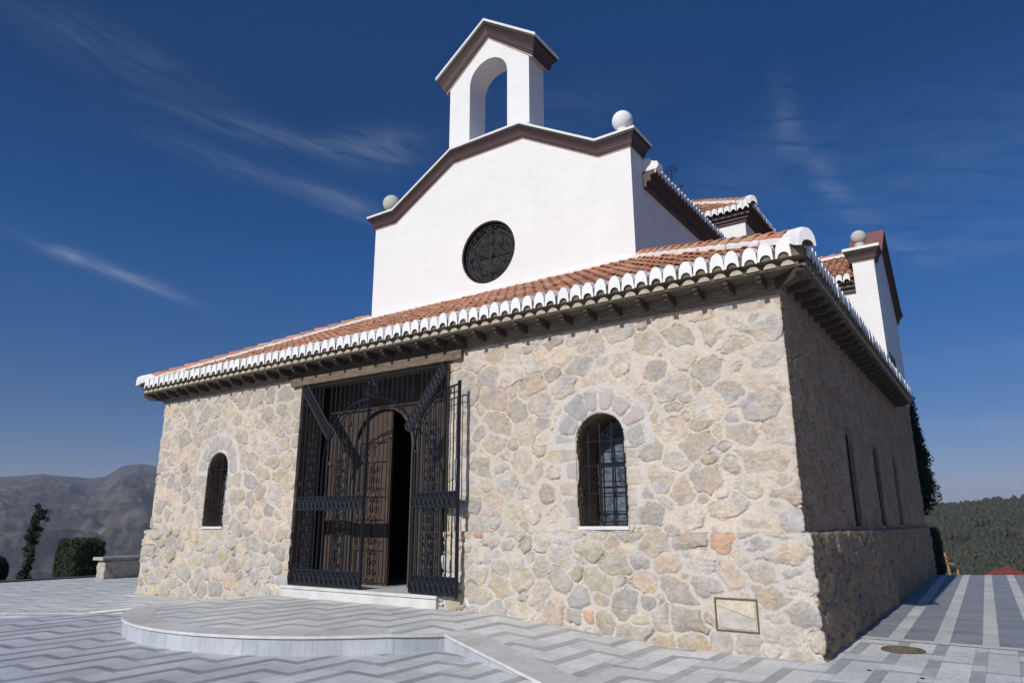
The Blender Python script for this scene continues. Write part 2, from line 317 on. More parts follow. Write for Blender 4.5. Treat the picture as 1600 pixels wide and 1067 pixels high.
def wall(name,inset,rows_z,rows_in,sd,upper,rmin,rmax,y1):
    x0,x1=inset,W-inset
    left,fr,side=cols_for(x0,x1,0,y1)
    u=np.concatenate([x0+left,fr,x1+side]); nl=len(left); nf=len(fr)
    U,Z=np.meshgrid(u,np.array(rows_z)); Uq=U.copy()
    # transept stretch
    h,c,m=stone_field(U,Z,sd,upper,rmin,rmax)
    h=h*.95; X=np.where(U<x0,x0,np.where(U>x1,x1,U)); Y=inset+np.where(U<x0,x0-U,np.where(U>x1,U-x1,0))
    nx=np.where(U<x0,-1.,np.where(U>x1,1.,0.)); ny=np.where((U>=x0)&(U<=x1),-1.,0.)
    nx[:,nl]=-1; nx[:,nl+nf-1]=1
    keep=np.ones(U.shape,bool)
    wob=.025*(fbm(U*5,Z*5,sd+77)-.5)*2
    if upper:
        for i,(cx,hw,z0,zs) in enumerate(WINS):
            ring(U,Z,cx,hw,zs,z0,h,c,100+i,8 if i else 7)
        for i,(cy,hw,z0,zs) in enumerate(SWIN): ring(U,Z,x1+cy-inset,hw,zs,z0,h,c,120+i,7,.3)
    ins=np.array(rows_in)[:,None]*np.ones_like(U)
    dfade=np.where(ins>0.001,.3,1.); h=h*dfade
    if not upper:   # flat bed for the meter hatch
        b=(U>13.6)&(U<14.24)&(Z>.19)&(Z<.69); h[b]=.004
    P=np.stack([X+nx*h-np.where(nx>0,ins,0)+np.where(nx<0,ins,0),Y+ny*h+np.where(ny<0,ins,0),Z+0*U],-1)
    # doorway edge and windows cut
    Uc=(U[:-1,:-1]+U[1:,1:])/2; Zc=(Z[:-1,:-1]+Z[1:,1:])/2; wb=wob[:-1,:-1]
    hole=(Uc>DOOR[0]+wb)&(Uc<DOOR[1]+wb)&(Zc>DOOR[2])&(Zc<DOOR[3]+.06)
    if upper:
        for (cx,hw,z0,zs) in WINS: hole|=arch_in(Uc,Zc,cx,hw,z0,zs)&(np.hypot(Uc-cx,Zc-zs)<9)&(np.abs(Uc-cx+wb*1.5)<hw)
        for (cy,hw,z0,zs) in SWIN: hole|=arch_in(Uc,Zc,x1+cy-inset,hw,z0,zs)
        s=(U>x1+11.95); P[...,2]=np.where(s,1.4+(P[...,2]-1.4)*(5.2-1.4)/(4.78-1.4),P[...,2])
    else:
        P[...,2]+=np.where(Z>1.37,.012*(fbm(U*6,Z*0,sd+3)-.5)*2,0)
    c=c*np.array((1.05,1.065,1.13))
    c=np.clip(c,.02,.9)*np.where((U>x1)|(U<x0),1,0)[...,None]*np.array((.60,.48,.38))+np.clip(c,.02,.9)*np.where((U>x1)|(U<x0),0,1)[...,None]   # side-wall colours multiplied down to a darker brown than the front
    me=grid_mesh(name,P,U.shape[1],U.shape[0],c,~hole)
    return obj(name,me,M['stone'],ch)
D=16.5
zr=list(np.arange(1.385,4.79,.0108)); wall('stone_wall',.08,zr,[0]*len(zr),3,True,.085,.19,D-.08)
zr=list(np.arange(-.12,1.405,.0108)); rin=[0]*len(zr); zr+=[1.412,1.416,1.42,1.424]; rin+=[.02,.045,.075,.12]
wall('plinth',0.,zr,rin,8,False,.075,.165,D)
# masonry reveals of the openings
def reveal(name,pts,depth,axis='y',base=0.07,sd=5,off=.0):
    """pts: outline (a,z) polyline; swept inwards"""
    pl=[Vector(p) for p in pts]; seg=[0]
    for a,b in zip(pl,pl[1:]): seg.append(seg[-1]+(b-a).length)
    s=np.arange(0,seg[-1],.02); s=np.append(s,seg[-1]); A=np.interp(s,seg,[p[0] for p in pl]); Zz=np.interp(s,seg,[p[1] for p in pl])
    dA=np.gradient(A); dZ=np.gradient(Zz); l=np.hypot(dA,dZ)+1e-9; nA,nZ=dZ/l,-dA/l
    ds=np.concatenate([np.arange(-.004,depth,.025),[depth]]); Sg,Dg=np.meshgrid(s,ds)
    h,c,_=stone_field(Sg,Dg+3,sd,True,.09,.16); h=np.abs(h)*.9+.006
    fade=np.clip(Dg/.06,0.0,1); a=A[None]+nA[None]*h*fade*-1*0; a=A[None]-nA[None]*(-h)*fade; z=Zz[None]+nZ[None]*h*fade
    if axis=='y': P=np.stack([a,base+Dg-.005,z],-1)
    else: P=np.stack([W-base-Dg+.004,a,z],-1)
    c=c*(np.array((.34,.28,.22)) if axis=='y' else np.array((.5,.41,.33)))  # browner stone, with the recess shade painted into its colour
    me=grid_mesh(name,P,len(s),len(ds),c); return obj(name,me,M['stone'],ch)
def arch_pts(cx,hw,z0,zs,n=24):
    return [(cx-hw,z0)]+[(cx-hw*math.cos(math.pi*i/n),zs+hw*math.sin(math.pi*i/n)) for i in range(n+1)]+[(cx+hw,z0)]
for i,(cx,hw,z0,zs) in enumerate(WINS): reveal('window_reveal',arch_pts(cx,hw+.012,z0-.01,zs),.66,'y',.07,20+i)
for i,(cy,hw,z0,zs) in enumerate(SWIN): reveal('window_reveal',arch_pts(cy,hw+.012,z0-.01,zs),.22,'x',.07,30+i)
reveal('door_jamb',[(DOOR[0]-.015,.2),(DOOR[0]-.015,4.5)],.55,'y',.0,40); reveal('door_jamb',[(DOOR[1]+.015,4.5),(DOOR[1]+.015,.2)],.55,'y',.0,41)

# ------------------------------------------------------------------ windows
def scroll(mb,c,r,turns,dirn,rad,plane,flip=1,n=16,start=0.):
    pts=[]
    for i in range(n+1):
        t=i/n; a=start+dirn*turns*2*math.pi*t; q=r*(1-.72*t); pts.append(plane(c[0]+flip*q*math.cos(a),c[1]+q*math.sin(a)))
    mb.tube(pts,rad,4)
def window(cx,hw,z0,zs,axis,label=None,bars=4,depth=.64):
    if axis=='y': F=lambda a,z,d=0: (a,.07+d,z)
    else: F=lambda a,z,d=0: (W-.07-d,a,z)
    out=arch_pts(cx,hw+.03,z0-.02,zs); inn=arch_pts(cx,hw-.045,z0+.05,zs)
    w=MB(); w.prism(out,[inn],lambda a,z:F(a,z,depth-.03),lambda a,z:F(a,z,depth+.03)); o=w.build('window',M['ironold'],ch)
    if label: o['label']=label
    g=MB(); g.prism(arch_pts(cx,hw,z0,zs),(),lambda a,z:F(a,z,depth),lambda a,z:F(a,z,depth+.01)); g.build('pane',M['glass'],o)
    lead=MB()
    for k in range(1,3): x=cx-hw+2*hw*k/3; lead.tube([F(x,z0,depth-.012),F(x,zs+hw*.9,depth-.012)],.006,4)
    for k in range(1,7): zz=z0+(zs-z0)*k/5.5; lead.tube([F(cx-hw,zz,depth-.012),F(cx+hw,zz,depth-.012)],.006,4)
    random.seed(int(cx*100)); 
    for k in range(22):
        scroll(lead,(random.uniform(cx-hw*.8,cx+hw*.8),random.uniform(z0+.1,zs+hw*.5)),random.uniform(.03,.07),1.,random.choice((-1,1)),.004,lambda a,z:F(a,z,depth-.015),n=10)
    lead.build('leading',M['ironold'],o)
    gr=MB(); gd=depth*.28
    for k in range(bars):
        x=cx-hw+2*hw*(k+.5)/bars; top=zs+math.sqrt(max(0,hw*hw-(x-cx)**2))*.72
        gr.tube([F(x,z0+.02,gd),F(x,top,gd)],.0145,6); gr.tube([F(x,top,gd),F(x,top+.07,gd)],[.016,.002],6)
        for zz in (z0+.12,): 
            for s_ in (-1,1): scroll(gr,(x+s_*.03,zz),.03,1.1,s_,.005,lambda a,z:F(a,z,gd),n=10)
    for zz in (z0+.07,z0+.47,z0+.87,zs+.0):
        gr.tube([F(cx-hw,zz,gd),F(cx+hw,zz,gd)],.0135,6)
    for s_ in (-1,1):
        scroll(gr,(cx+s_*.07,zs+.08),.07,1.2,s_,.006,lambda a,z:F(a,z,gd)); scroll(gr,(cx+s_*.07,zs-.12),.06,1.2,-s_,.006,lambda a,z:F(a,z,gd))
    gr.build('grille',M['iron'],o)
    s=MB(); a0,a1=F(cx-hw-.01,z0-.045,-.02 if axis=='y' else .012),F(cx+hw+.01,z0+.005,depth)
    s.box(min(a0[0],a1[0]),min(a0[1],a1[1]),a0[2],max(a0[0],a1[0]),max(a0[1],a1[1]),a1[2]); s.build('sill',M['sill'],o,bevel=.006)
window(*WINS[0],'y','small arched window left of the iron gate',3,.42); window(*WINS[1],'y','arched barred window right of the iron gate',4)
for q in SWIN: window(*q,'x',None,3,.2)

# meter hatch in the plinth
h=MB()
for (x0,z0,x1,z1) in ((13.655,.245,14.185,.262),(13.655,.618,14.185,.635),(13.655,.262,13.672,.618),(14.168,.262,14.185,.618)): h.box(x0,-.02,z0,x1,.02,z1)
ho=h.build('meter_hatch',mat('hatch_frame',(.10,.085,.06),.8,20,.3,.3,40),ch)
h=MB(); 
h.prism([(13.69,.60),(14.15,.60),(14.15,.405),(13.69,.545)],(),lambda a,b:(a,-.016,b),lambda a,b:(a,.02,b)); h.build('slab',mat('ochre_slab',(.56,.50,.38),.9,9,.2,.4,30),ho)
h=MB(); h.prism([(13.69,.53),(14.15,.39),(14.15,.28),(13.69,.28)],(),lambda a,b:(a,-.014,b),lambda a,b:(a,.02,b)); h.build('slab',mat('grey_slab',(.48,.46,.41),.9,9,.2,.4,30),ho)

# ------------------------------------------------------------------ roofs of barrel tiles
TC=[(.52,.24,.14),(.57,.28,.17),(.49,.225,.135),(.60,.33,.21),(.52,.28,.185),(.40,.23,.16)]
def tiles(name,org,a,s,length,height,clip,sp=.215,white=True,parent=None,course=.36,rad=.083,eaverow=True,base=None):
    a=Vector(a).normalized(); s=Vector(s).normalized(); n=a.cross(s); n=n if n.z>0 else -n; org=Vector(org)
    mb=MB(); nc=int(length/sp); nr=int(height/course)+1
    K=7
    for i in range(nc+1):
        t=(i+.5)*sp
        if t>length: continue
        for j in range(nr):
            d0=j*course-(.0 if j else .0); d1=min(d0+course+.05,height)
            if not clip(t,(d0+min(d1,height))/2): continue
            col=random.choice(TC); q=random.uniform(.85,1.15); col=tuple(c*q for c in col)
            jt=random.uniform(-.011,.011); jn=random.uniform(-.005,.009)
            front=(j==0 and white)
            e0=.24 if front else d0; ra=rad*.92 if front else rad; rb=rad*.82
            def arc(e,rr,lift): return [org+a*(t+jt+rr*math.cos(math.pi*k/K))+s*e+n*(rr*math.sin(math.pi*k/K)*.95+lift+jn) for k in range(K+1)]
            A0=arc(e0,ra,.012 if front else .03); A1=arc(d1,rb,0)
            mb.add(A0+A1,[(k,k+1,K+2+k,K+1+k) for k in range(K)],0,col)
            if front:
                fw=.0985*sp/.215; jz=random.uniform(-.006,.006); fh=.25*sp/.215+random.uniform(-.014,.008); up=Vector((0,0,1)); ow=-Vector((s.x,s.y,0)).normalized()*random.uniform(-.008,.008)
                O=[org+ow+a*(t+jt+fw*math.cos(math.pi*k/K))+up*(-.095*sp/.215+jz+fh*math.sin(math.pi*k/K)**.72) for k in range(K+1)]
                Ii=[org+ow+a*(t+jt+fw*.72*math.cos(math.pi*k/K))+up*(-.095*sp/.215+jz+fh*.31*math.sin(math.pi*k/K)) for k in range(K+1)]
                Ib=[p+s*.07 for p in Ii]
                mb.add(O+A0,[(k,k+1,K+2+k,K+1+k) for k in range(K)],1); mb.add(O+Ii,[(k,k+1,K+2+k,K+1+k) for k in range(K)],1); mb.add(Ii+Ib,[(k,k+1,K+2+k,K+1+k) for k in range(K)]+[tuple(range(K+1,2*K+2))],2)
            else:
                vs=[]
                for k in range(K+1):
                    for q_ in (0,-.016): vs.append(org+a*(t+jt+(rad+q_)*math.cos(math.pi*k/K))+s*d0+n*((rad+q_)*math.sin(math.pi*k/K)*.95+.03+jn))
                mb.add(vs,[(2*k,2*k+1,2*k+3,2*k+2) for k in range(K)],0,col)
    o=mb.build(name,[M['terra'],M['whitewash'],M['mortarbed']],parent,fix=False)
    me=o.data
    return o
def pan(mb,pts,col=(.27,.10,.055)): mb.add(pts,[tuple(range(len(pts)))],0,col)
TR=MB
cs=1/math.hypot(1,SL); sn=SL*cs
Lf=W+2*E_; hd=B+E_; hs2=hd/cs
lr=tiles('lower_roof',(-E_,-E_,EZ),(1,0,0),(0,cs,sn),Lf,hs2,lambda t,d:d*cs<t+.02 and d*cs<Lf-t+.02,parent=ch)
lr['label']='red barrel tiled lower roof with white eave tiles'
tiles('tile_slope',(W+E_,-E_,EZ),(0,1,0),(-cs,0,sn),12+E_,hs2,lambda t,d:d*cs<t+.02,parent=lr,sp=.215)
tiles('tile_slope',(-E_,-E_,EZ),(0,1,0),(cs,0,sn),12+E_,hs2,lambda t,d:d*cs<t+.02,parent=lr)
pz=EZ+hd*SL
mb=MB(); pan(mb,[(-E_+.02,-E_+.02,EZ+.012),(W+E_-.02,-E_+.02,EZ+.012),(W-B,B,pz+.0),(B,B,pz+.0)])
pan(mb,[(W+E_-.02,-E_+.02,EZ+.012),(W+E_-.02,12,EZ+.012),(W-B,12,pz),(W-B,B,pz)]); pan(mb,[(-E_+.02,-E_+.02,EZ+.012),(B,B,pz),(B,12,pz),(-E_+.02,12,EZ+.012)])
mb.build('pan_tiles',M['terra'],lr)
# hip caps: white mortar strips with a row of cap tiles, big white end
def hipcap(p0,p1,parent,r0=.12,endr=.15,name='hip_cap',end=True,cl=.36):
    p0=Vector(p0);p1=Vector(p1); d=(p1-p0); L_=d.length; d.normalize(); side=d.cross(Vector((0,0,1))).normalized(); up=side.cross(d)
    mb=MB(); n=int(L_/cl)
    for i in range(n):
        c0=p0+d*(i*L_/n); c1=p0+d*((i+1)*L_/n+.05); col=tuple(c*random.uniform(.85,1.15) for c in random.choice(TC)); vs=[]
        for (c,rr,l) in ((c0,r0,.05),(c1,r0*.84,.02)):
            for k in range(9):
                th=math.pi*k/8; vs.append(c+side*rr*math.cos(th)+up*(rr*math.sin(th)+l))
        first=end and i==0
        mb.add(vs,[(k,k+1,9+k+1,9+k) for k in range(8)],1 if first else 0,col)
        vs=[]
        for k in range(9):
            th=math.pi*k/8
            for q in (0,-.02): vs.append(c0+side*(r0+q)*math.cos(th)+up*((r0+q)*math.sin(th)+.05))
        mb.add(vs,[(2*k,2*k+1,2*k+3,2*k+2) for k in range(8)],1 if first else 0,col)
    # mortar fillets, lumpy
    m_=int(L_/.12)
    for s_ in (-1,1):
        rows=[]
        for i in range(m_+1):
            c=p0+d*(L_*i/m_); jz=random.uniform(-.008,.008); rows.append([c+side*s_*r0*.85+up*.045,c+side*s_*(r0*1.12+jz)+up*(.02+jz),c+side*s_*(r0*1.16+jz)-up*.05])
        for q,w_ in zip(rows,rows[1:]): mb.add(q+w_,[(0,1,4,3),(1,2,5,4)],1)
    if end:   # whitewashed rounded end tile
        hz=Vector((d.x,d.y,0)).normalized(); z_=Vector((0,0,1)); m_=14; w_=endr; H_=endr*2.1; vs=[]
        base=p0-hz*.06-z_*(.10)
        for (o_,k1) in ((0,1.),(.08,1.05),(.34,.8)):
            for k in range(m_+1):
                th=math.pi*k/m_; vs.append(base+d*o_+side*w_*k1*math.cos(th)+z_*(H_*k1*math.sin(th)**.8-(0 if o_<.3 else -.04)))
        mb.add(vs,[(j*(m_+1)+k,j*(m_+1)+k+1,(j+1)*(m_+1)+k+1,(j+1)*(m_+1)+k) for j in range(2) for k in range(m_)],1)
        q=[base+side*w_*.72*math.cos(math.pi*k/m_)+z_*(H_*.33*math.sin(math.pi*k/m_)) for k in range(m_+1)]; mb.add(vs[:m_+1]+q,[(k,k+1,m_+2+k,m_+1+k) for k in range(m_)],1)
        mb.add(q+[p+d*.1 for p in q],[(k,k+1,m_+2+k,m_+1+k) for k in range(m_)]+[tuple(range(m_+1,2*m_+2))],2)
    return mb.build(name,[M['terra'],M['whitewash'],M['mortarbed']],parent,fix=False)
hipcap((W+E_,-E_,EZ+.08),(W-B,B,pz+.08),lr,.105,.115); hipcap((-E_,-E_,EZ+.08),(B,B,pz+.08),lr,.105,.115)
# white flashing where the tiles meet the gable
mb=MB(); mb.box(B-.02,B-.09,pz-.03,W-B+.02,B-.002,pz+.10,0); mb.box(W-B+.002,B,pz-.03,W-B+.10,12,pz+.1,0); mb.build('flashing',M['whitewash'],lr)
# eave build-up: bedding under the top tiles, row of tile tips, board
def eaves(p0,p1,out,parent,name):
    """p0->p1 along the wall line at z=0, out: outward unit vector"""
    p0=Vector(p0);p1=Vector(p1);out=Vector(out); d=(p1-p0); L_=d.length; d.normalize(); mb=MB()
    P=lambda t,o,z: p0+d*t+out*o+Vector((0,0,z))
    def strip(o0,z0,o1,z1,mi,e0=0,e1=0):
        mb.add([P(-o0*e0,o0,z0),P(L_+o0*e1,o0,z0),P(L_+o1*e1,o1,z1),P(-o1*e0,o1,z1)],[(0,1,2,3)],mi)
    A=1; strip(E_-.03,EZ+.03,E_-.035,EZ-.085,0,A,A); strip(E_-.035,EZ-.085,E_-.12,EZ-.11,0,A,A); strip(E_-.12,EZ-.11,E_-.125,EZ-.2,0,A,A)
    n=int((L_+.5)/.215)
    for i in range(n):
        t=-.25+(i+.5)*(L_+.5)/n; rr=.084+random.uniform(-.004,.004); K=7; vs=[]
        for o in (E_-.05,.05):
            for k in range(K+1):
                th=math.pi*k/K; vs.append(P(t+rr*math.cos(th),o,EZ-.19+rr*.80*math.sin(th)))
        vs2=len(vs)
        mb.add(vs,[(k,k+1,K+2+k,K+1+k) for k in range(K)]+[tuple(range(K+1))],1)
    # board
    b0,b1=E_-.07,.0; z0,z1=EZ-.215,EZ-.19
    mb.add([P(-b0,b0,z0),P(L_+b0,b0,z0),P(L_+b0,b0,z1),P(-b0,b0,z1),P(-b1,b1-.1,z0),P(L_+b1,b1-.1,z0),P(L_+b1,b1-.1,z1),P(-b1,b1-.1,z1)],[(0,1,2,3),(0,4,5,1),(3,2,6,7),(0,3,7,4),(1,5,6,2)],2)
    return mb.build(name,[M['mortarbed'],M['cream'],mat('eave_board',(.11,.088,.066),.9,10,.25,.4,30)],parent)
ev=eaves((0,0,0),(W,0,0),(0,-1,0),ch,'eaves'); eaves((W,0,0),(W,12.2,0),(1,0,0),ch,'eaves'); eaves((0,12,0),(0,0,0),(-1,0,0),ch,'eaves')
# rafter tails
rme=MB(); pr=[(-.1,0),(.25,0),(.285,-.012),(.285,-.055),(.25,-.065),(.24,-.10),(.20,-.125),(-.1,-.125)]
rme.prism(pr,(),lambda o,z:(-.034,-o,z),lambda o,z:(.034,-o,z)); r0=rme.build('rafter',M['rafter'],ch,bevel=.004)
first=True
def place_rafter(x,y,rz):
    global first
    o=r0 if first else r0.copy()
    if not first: COL.objects.link(o); o.parent=ch
    first=False; o.location=(x,y,EZ-.217); o.rotation_euler=(0,0,rz+random.uniform(-.02,.02))
nr_=35
for i in range(nr_): place_rafter(.25+(W-.5)*i/(nr_-1),.0,0)
for i in range(28): place_rafter(W,.35+i*.425,R(90))
for a_,x,y in ((R(45),W-.03,.03),(R(-45),.03,.03)):
    o=r0.copy(); COL.objects.link(o); o.parent=ch; o.location=(x,y,EZ-.217); o.rotation_euler=(0,0,a_); o.scale=(1.7,1.55,1.15)
mb=MB(); mb.box(.02,.035,4.45,W-.03,.3,EZ-.216); mb.box(W-.3,.31,4.45,W-.035,11.95,EZ-.216); mb.build('wall_plate',mat('plate_timber',(.17,.135,.10),.9,9,.35,.6,20,stretch=(1,1,8),col2=(.25,.21,.165)),ch)
# timber lintel over the door
mb=MB(); mb.box(4.98,-.0,4.285,9.50,.5,4.455); lt=mb.build('lintel',M['timber'],ch,bevel=.012)
mb=MB(); mb.box(4.86,.0,4.456,9.6,.033,4.60); mb.build('lintel_board',M['rafter'],lt)

# ------------------------------------------------------------------ white gable front with cornice
GL=[(3.58,9.47),(4.35,9.47),(6.35,10.64),(8.50,10.64),(10.52,9.47),(11.30,9.47)]
def fy(y): return lambda a,b:(a,y,b)
CW=(7.46,7.90,.80)
hole=[(CW[0]+CW[2]*math.cos(-2*math.pi*i/48),CW[1]+CW[2]*math.sin(-2*math.pi*i/48)) for i in range(48)]
mb=MB(); mb.prism([(3.58,4.4)]+[(x,z+.3) for x,z in GL]+[(11.30,4.4)],[hole],fy(B),fy(B+.6)); gw=mb.build('gable_wall',M['white'],ch); gw['label']='white plastered front gable wall'
def offs(path,dz,ex):
    p=[(x,z+dz) for x,z in path]; p[0]=(p[0][0]-ex,p[0][1]); p[-1]=(p[-1][0]+ex,p[-1][1]); return p
def cornice(path,F,th,parent,name='cornice',top=M['whitewash'],sc=1.0,capname='coping',capslab=None):
    """path: underside line; F(a,b,o)->3-D with o = outward distance (0 front .. th back)"""
    def loft(prof,nm,ms,par):
        mb=MB(); n=len(path)
        ring=lambda dz,pr:[F(x,z,-pr*sc) for x,z in offs(path,dz*sc,pr*sc)]+[F(x,z,th+pr*sc) for x,z in offs(path,dz*sc,pr*sc)[::-1]]
        for (z0,p0,_),(z1,p1,mi) in zip(prof,prof[1:]): mb.add(ring(z0,p0)+ring(z1,p1),[(k,(k+1)%(2*n),2*n+(k+1)%(2*n),2*n+k) for k in range(2*n)],mi)
        for (dz,pr,mi) in (prof[0],prof[-1]): r_=ring(dz,pr); mb.add(r_,[(k,k+1,2*n-2-k,2*n-1-k) for k in range(n-1)],mi)
        return mb.build(nm,ms,par)
    o=loft([(-.03,.005,2),(-.03,.018,2),(0,.018,2),(0,.045,0),(.035,.05,0),(.04,.065,0),(.09,.072,0),(.15,.092,0),(.20,.125,0),(.215,.14,0),(.235,.15,0),(.237,.165,1),(.292,.17,1)],name,[M['brown'],M['blackline'],M['pinkline']],parent)
    loft([(.292,.14,0),(.294,.19,0),(.345,.195,0),(.36,.17,0)],capname,[capslab or top],o)
    return o
cornice(GL,lambda a,b,o:(a,B+o,b),.6,ch)
# round window
def disc(cx,cz,r,y,n=40): return [(cx+r*math.cos(2*math.pi*i/n),cz+r*math.sin(2*math.pi*i/n)) for i in range(n)]
mb=MB(); mb.prism(disc(CW[0],CW[1],.795,0),[disc(CW[0],CW[1],.765,0)],fy(B+.03),fy(B+.2)); rw=mb.build('round_window',M['iron'],ch); rw['label']='round window with stained glass'
mb=MB(); mb.prism(disc(CW[0],CW[1],.79,0),(),fy(B+.21),fy(B+.24)); mb.build('pane',M['rose'],rw)
mb=MB(); Fp=lambda a,z:(a,B+.10,z)
for r_ in (.64,.72): mb.tube([Fp(CW[0]+r_*math.cos(2*math.pi*i/40),CW[1]+r_*math.sin(2*math.pi*i/40)) for i in range(40)],.013,5,closed=True)
for k in (0,2):
    a=k*math.pi/4; d_=(math.cos(a),math.sin(a)); mb.tube([Fp(CW[0]-.72*d_[0],CW[1]-.72*d_[1]),Fp(CW[0]+.72*d_[0],CW[1]+.72*d_[1])],.014 if k%2==0 else .008,5)
random.seed(5)
for k in range(110):
    a=random.uniform(0,6.28); q=math.sqrt(random.random())*.62; scroll(mb,(CW[0]+q*math.cos(a),CW[1]+q*math.sin(a)),random.uniform(.05,.1),1.2,random.choice((-1,1)),.007,Fp,n=12,start=random.uniform(0,6))
for k in range(24):
    a=2*math.pi*k/24; scroll(mb,(CW[0]+.68*math.cos(a),CW[1]+.68*math.sin(a)),.035,1.,1,.006,Fp,n=8)
mb.build('tracery',mat('tracery_iron',(.030,.030,.029),.7,20,.4,.3,60),rw)
# belfry
bx0,bx1,bz0,bz1,bza=6.17,8.70,11.0,12.90,13.98
ah=[(6.84,11.03)]+[(7.44-.60*math.cos(math.pi*i/20),12.72+.60*math.sin(math.pi*i/20)) for i in range(21)]+[(8.04,11.03)]
mb=MB(); mb.prism([(bx0,bz0),(bx0,bz1+.15),(CX,bza+.15),(bx1,bz1+.15),(bx1,bz0)],[ah],fy(B),fy(B+.68)); bf=mb.build('belfry',M['white'],ch)
cornice([(bx0-.10,bz1-.085),(CX,bza),(bx1+.10,bz1-.085)],lambda a,b,o:(a,B+o,b),.68,bf,sc=1.25)
# ball finials
def lathe(prof,n=24):
    mb=MB(); vs=[(r_*math.cos(2*math.pi*j/n),r_*math.sin(2*math.pi*j/n),z) for r_,z in prof for j in range(n)]
    mb.add(vs,[(i*n+j,i*n+(j+1)%n,(i+1)*n+(j+1)%n,(i+1)*n+j) for i in range(len(prof)-1) for j in range(n)]); return mb
def ball(x,y,z,R_=.26,m='ballst',lab=None):
    prof=[(.0,0),(.21,0),(.21,.05),(.16,.08),(.125,.13),(.12,.24)]; zc_=.22+R_*.9
    a0=-math.acos(min(1,.12/R_)); prof+=[(R_*math.cos(t),zc_+R_*math.sin(t)) for t in np.linspace(a0,math.pi/2-.001,14)]
    o=lathe(prof).build('ball_finial',M[m],ch,smooth=True); o.location=(x,y,z); 
    if lab: o['label']=lab
    return o
ball(11.02,3.78,9.89,.235,'whitewash','whitewashed ball finial'); ball(3.82,3.82,9.87,.245); ball(14.50,12.32,9.24,.215)
for b_ in ((10.72,3.5,9.83,11.38,4.05,9.90),(3.5,3.5,9.83,4.16,4.05,9.90),(14.3,12.08,9.2,14.8,12.6,9.235)): mb=MB(); mb.box(*b_); mb.build('finial_base',M['whitewash'],ch,bevel=.01)

# ------------------------------------------------------------------ nave, crossing tower, transept
for xa_ in (10.9,3.6): mb=MB(); mb.box(xa_,B+.6,4.5,xa_+.38,11.5,9.1); mb.build('nave_wall',M['white'],ch)
def boxcornice(x0,x1,y0,y1,zt,parent,sc=1.,steps=((.0,.08,.06),(.08,.18,.12),(.18,.32,.20)),m=None):
    mb=MB()
    for a,b,p in steps: mb.box(x0-p,y0-p,zt+a,x1+p,y1+p,zt+b)
    return mb.build('cornice',m or M['brown'],parent)
mb=MB()
for a,b,p in ((8.74,8.86,.10),(8.86,9.0,.20),(9.0,9.08,.30)): mb.box(11.28,B+.602,a,11.28+p,11.2,b)
mb.build('cornice',M['brown'],ch)
nz=9.10; nsl=.36; c2=1/math.hypot(1,nsl); nw=11.60-CX
nr=tiles('nave_roof',(11.60,B+.6,nz),(0,1,0),(-c2,0,nsl*c2),7.0,nw/c2,lambda t,d:True,parent=ch,sp=.2,white=True)
mb=MB(); pan(mb,[(11.58,B+.6,nz+.01),(11.58,11.2,nz+.01),(CX,11.2,nz+nw*nsl),(CX,B+.6,nz+nw*nsl)]); pan(mb,[(3.2,B+.6,nz+.01),(3.2,11.2,nz+.01),(CX,11.2,nz+nw*nsl),(CX,B+.6,nz+nw*nsl)]); mb.box(11.28,B+.6,9.081,11.56,11.2,9.105,0,(.15,.09,.06)); mb.build('pan_tiles',M['terra'],nr)
mb=MB(); mb.prism([(11.285,9.10),(11.62,9.10),(11.68,9.17),(11.66,9.27),(11.50,9.33),(11.48,9.40),(11.285,9.42)],(),fy(B+.605),fy(B+.86)); mb.build('verge_block',M['whitewash'],nr)
# tower
tx0,tx1,ty0,ty1,tz=3.35,11.53,11.45,18.9,10.62
mb=MB(); mb.box(tx0,ty0,4.5,tx1,ty1,tz+.3); tw=mb.build('crossing_tower',M['white'],ch)
boxcornice(tx0,tx1,ty0,ty1,tz,tw)
te=.36; ez=tz+.36; tsl=.65; c3=1/math.hypot(1,tsl); LX=tx1-tx0+2*te; LY=ty1-ty0+2*te; hh=min(LX,LY)/2
tr=tiles('tower_roof',(tx0-te,ty0-te,ez),(1,0,0),(0,c3,tsl*c3),LX,hh/c3,lambda t,d:d*c3<t and d*c3<LX-t,parent=tw,sp=.2)
tiles('tile_slope',(tx1+te,ty0-te,ez),(0,1,0),(-c3,0,tsl*c3),LY,hh/c3,lambda t,d:d*c3<t and d*c3<LY-t,parent=tr,sp=.2)
az=ez+hh*tsl; ax0,ax1=tx0-te+hh,tx1+te-hh; yc=(ty0+ty1)/2
mb=MB(); q=[(tx0-te+.02,ty0-te+.02,ez+.01),(tx1+te-.02,ty0-te+.02,ez+.01),(tx1+te-.02,ty1+te,ez+.01),(tx0-te+.02,ty1+te,ez+.01),(ax0,yc,az),(ax1,yc,az)]
mb.add(q,[(0,1,5,4),(1,2,5),(2,3,4,5),(3,0,4)],0,(.27,.10,.055)); mb.add(q[:4],[(3,2,1,0)],0,(.1,.07,.05)); mb.build('pan_tiles',M['terra'],tr)
hipcap((tx1+te,ty0-te,ez+.08),(ax1,yc,az+.08),tr,.11,.13); hipcap((tx0-te,ty0-te,ez+.08),(ax0,yc,az+.08),tr,.11,.13)
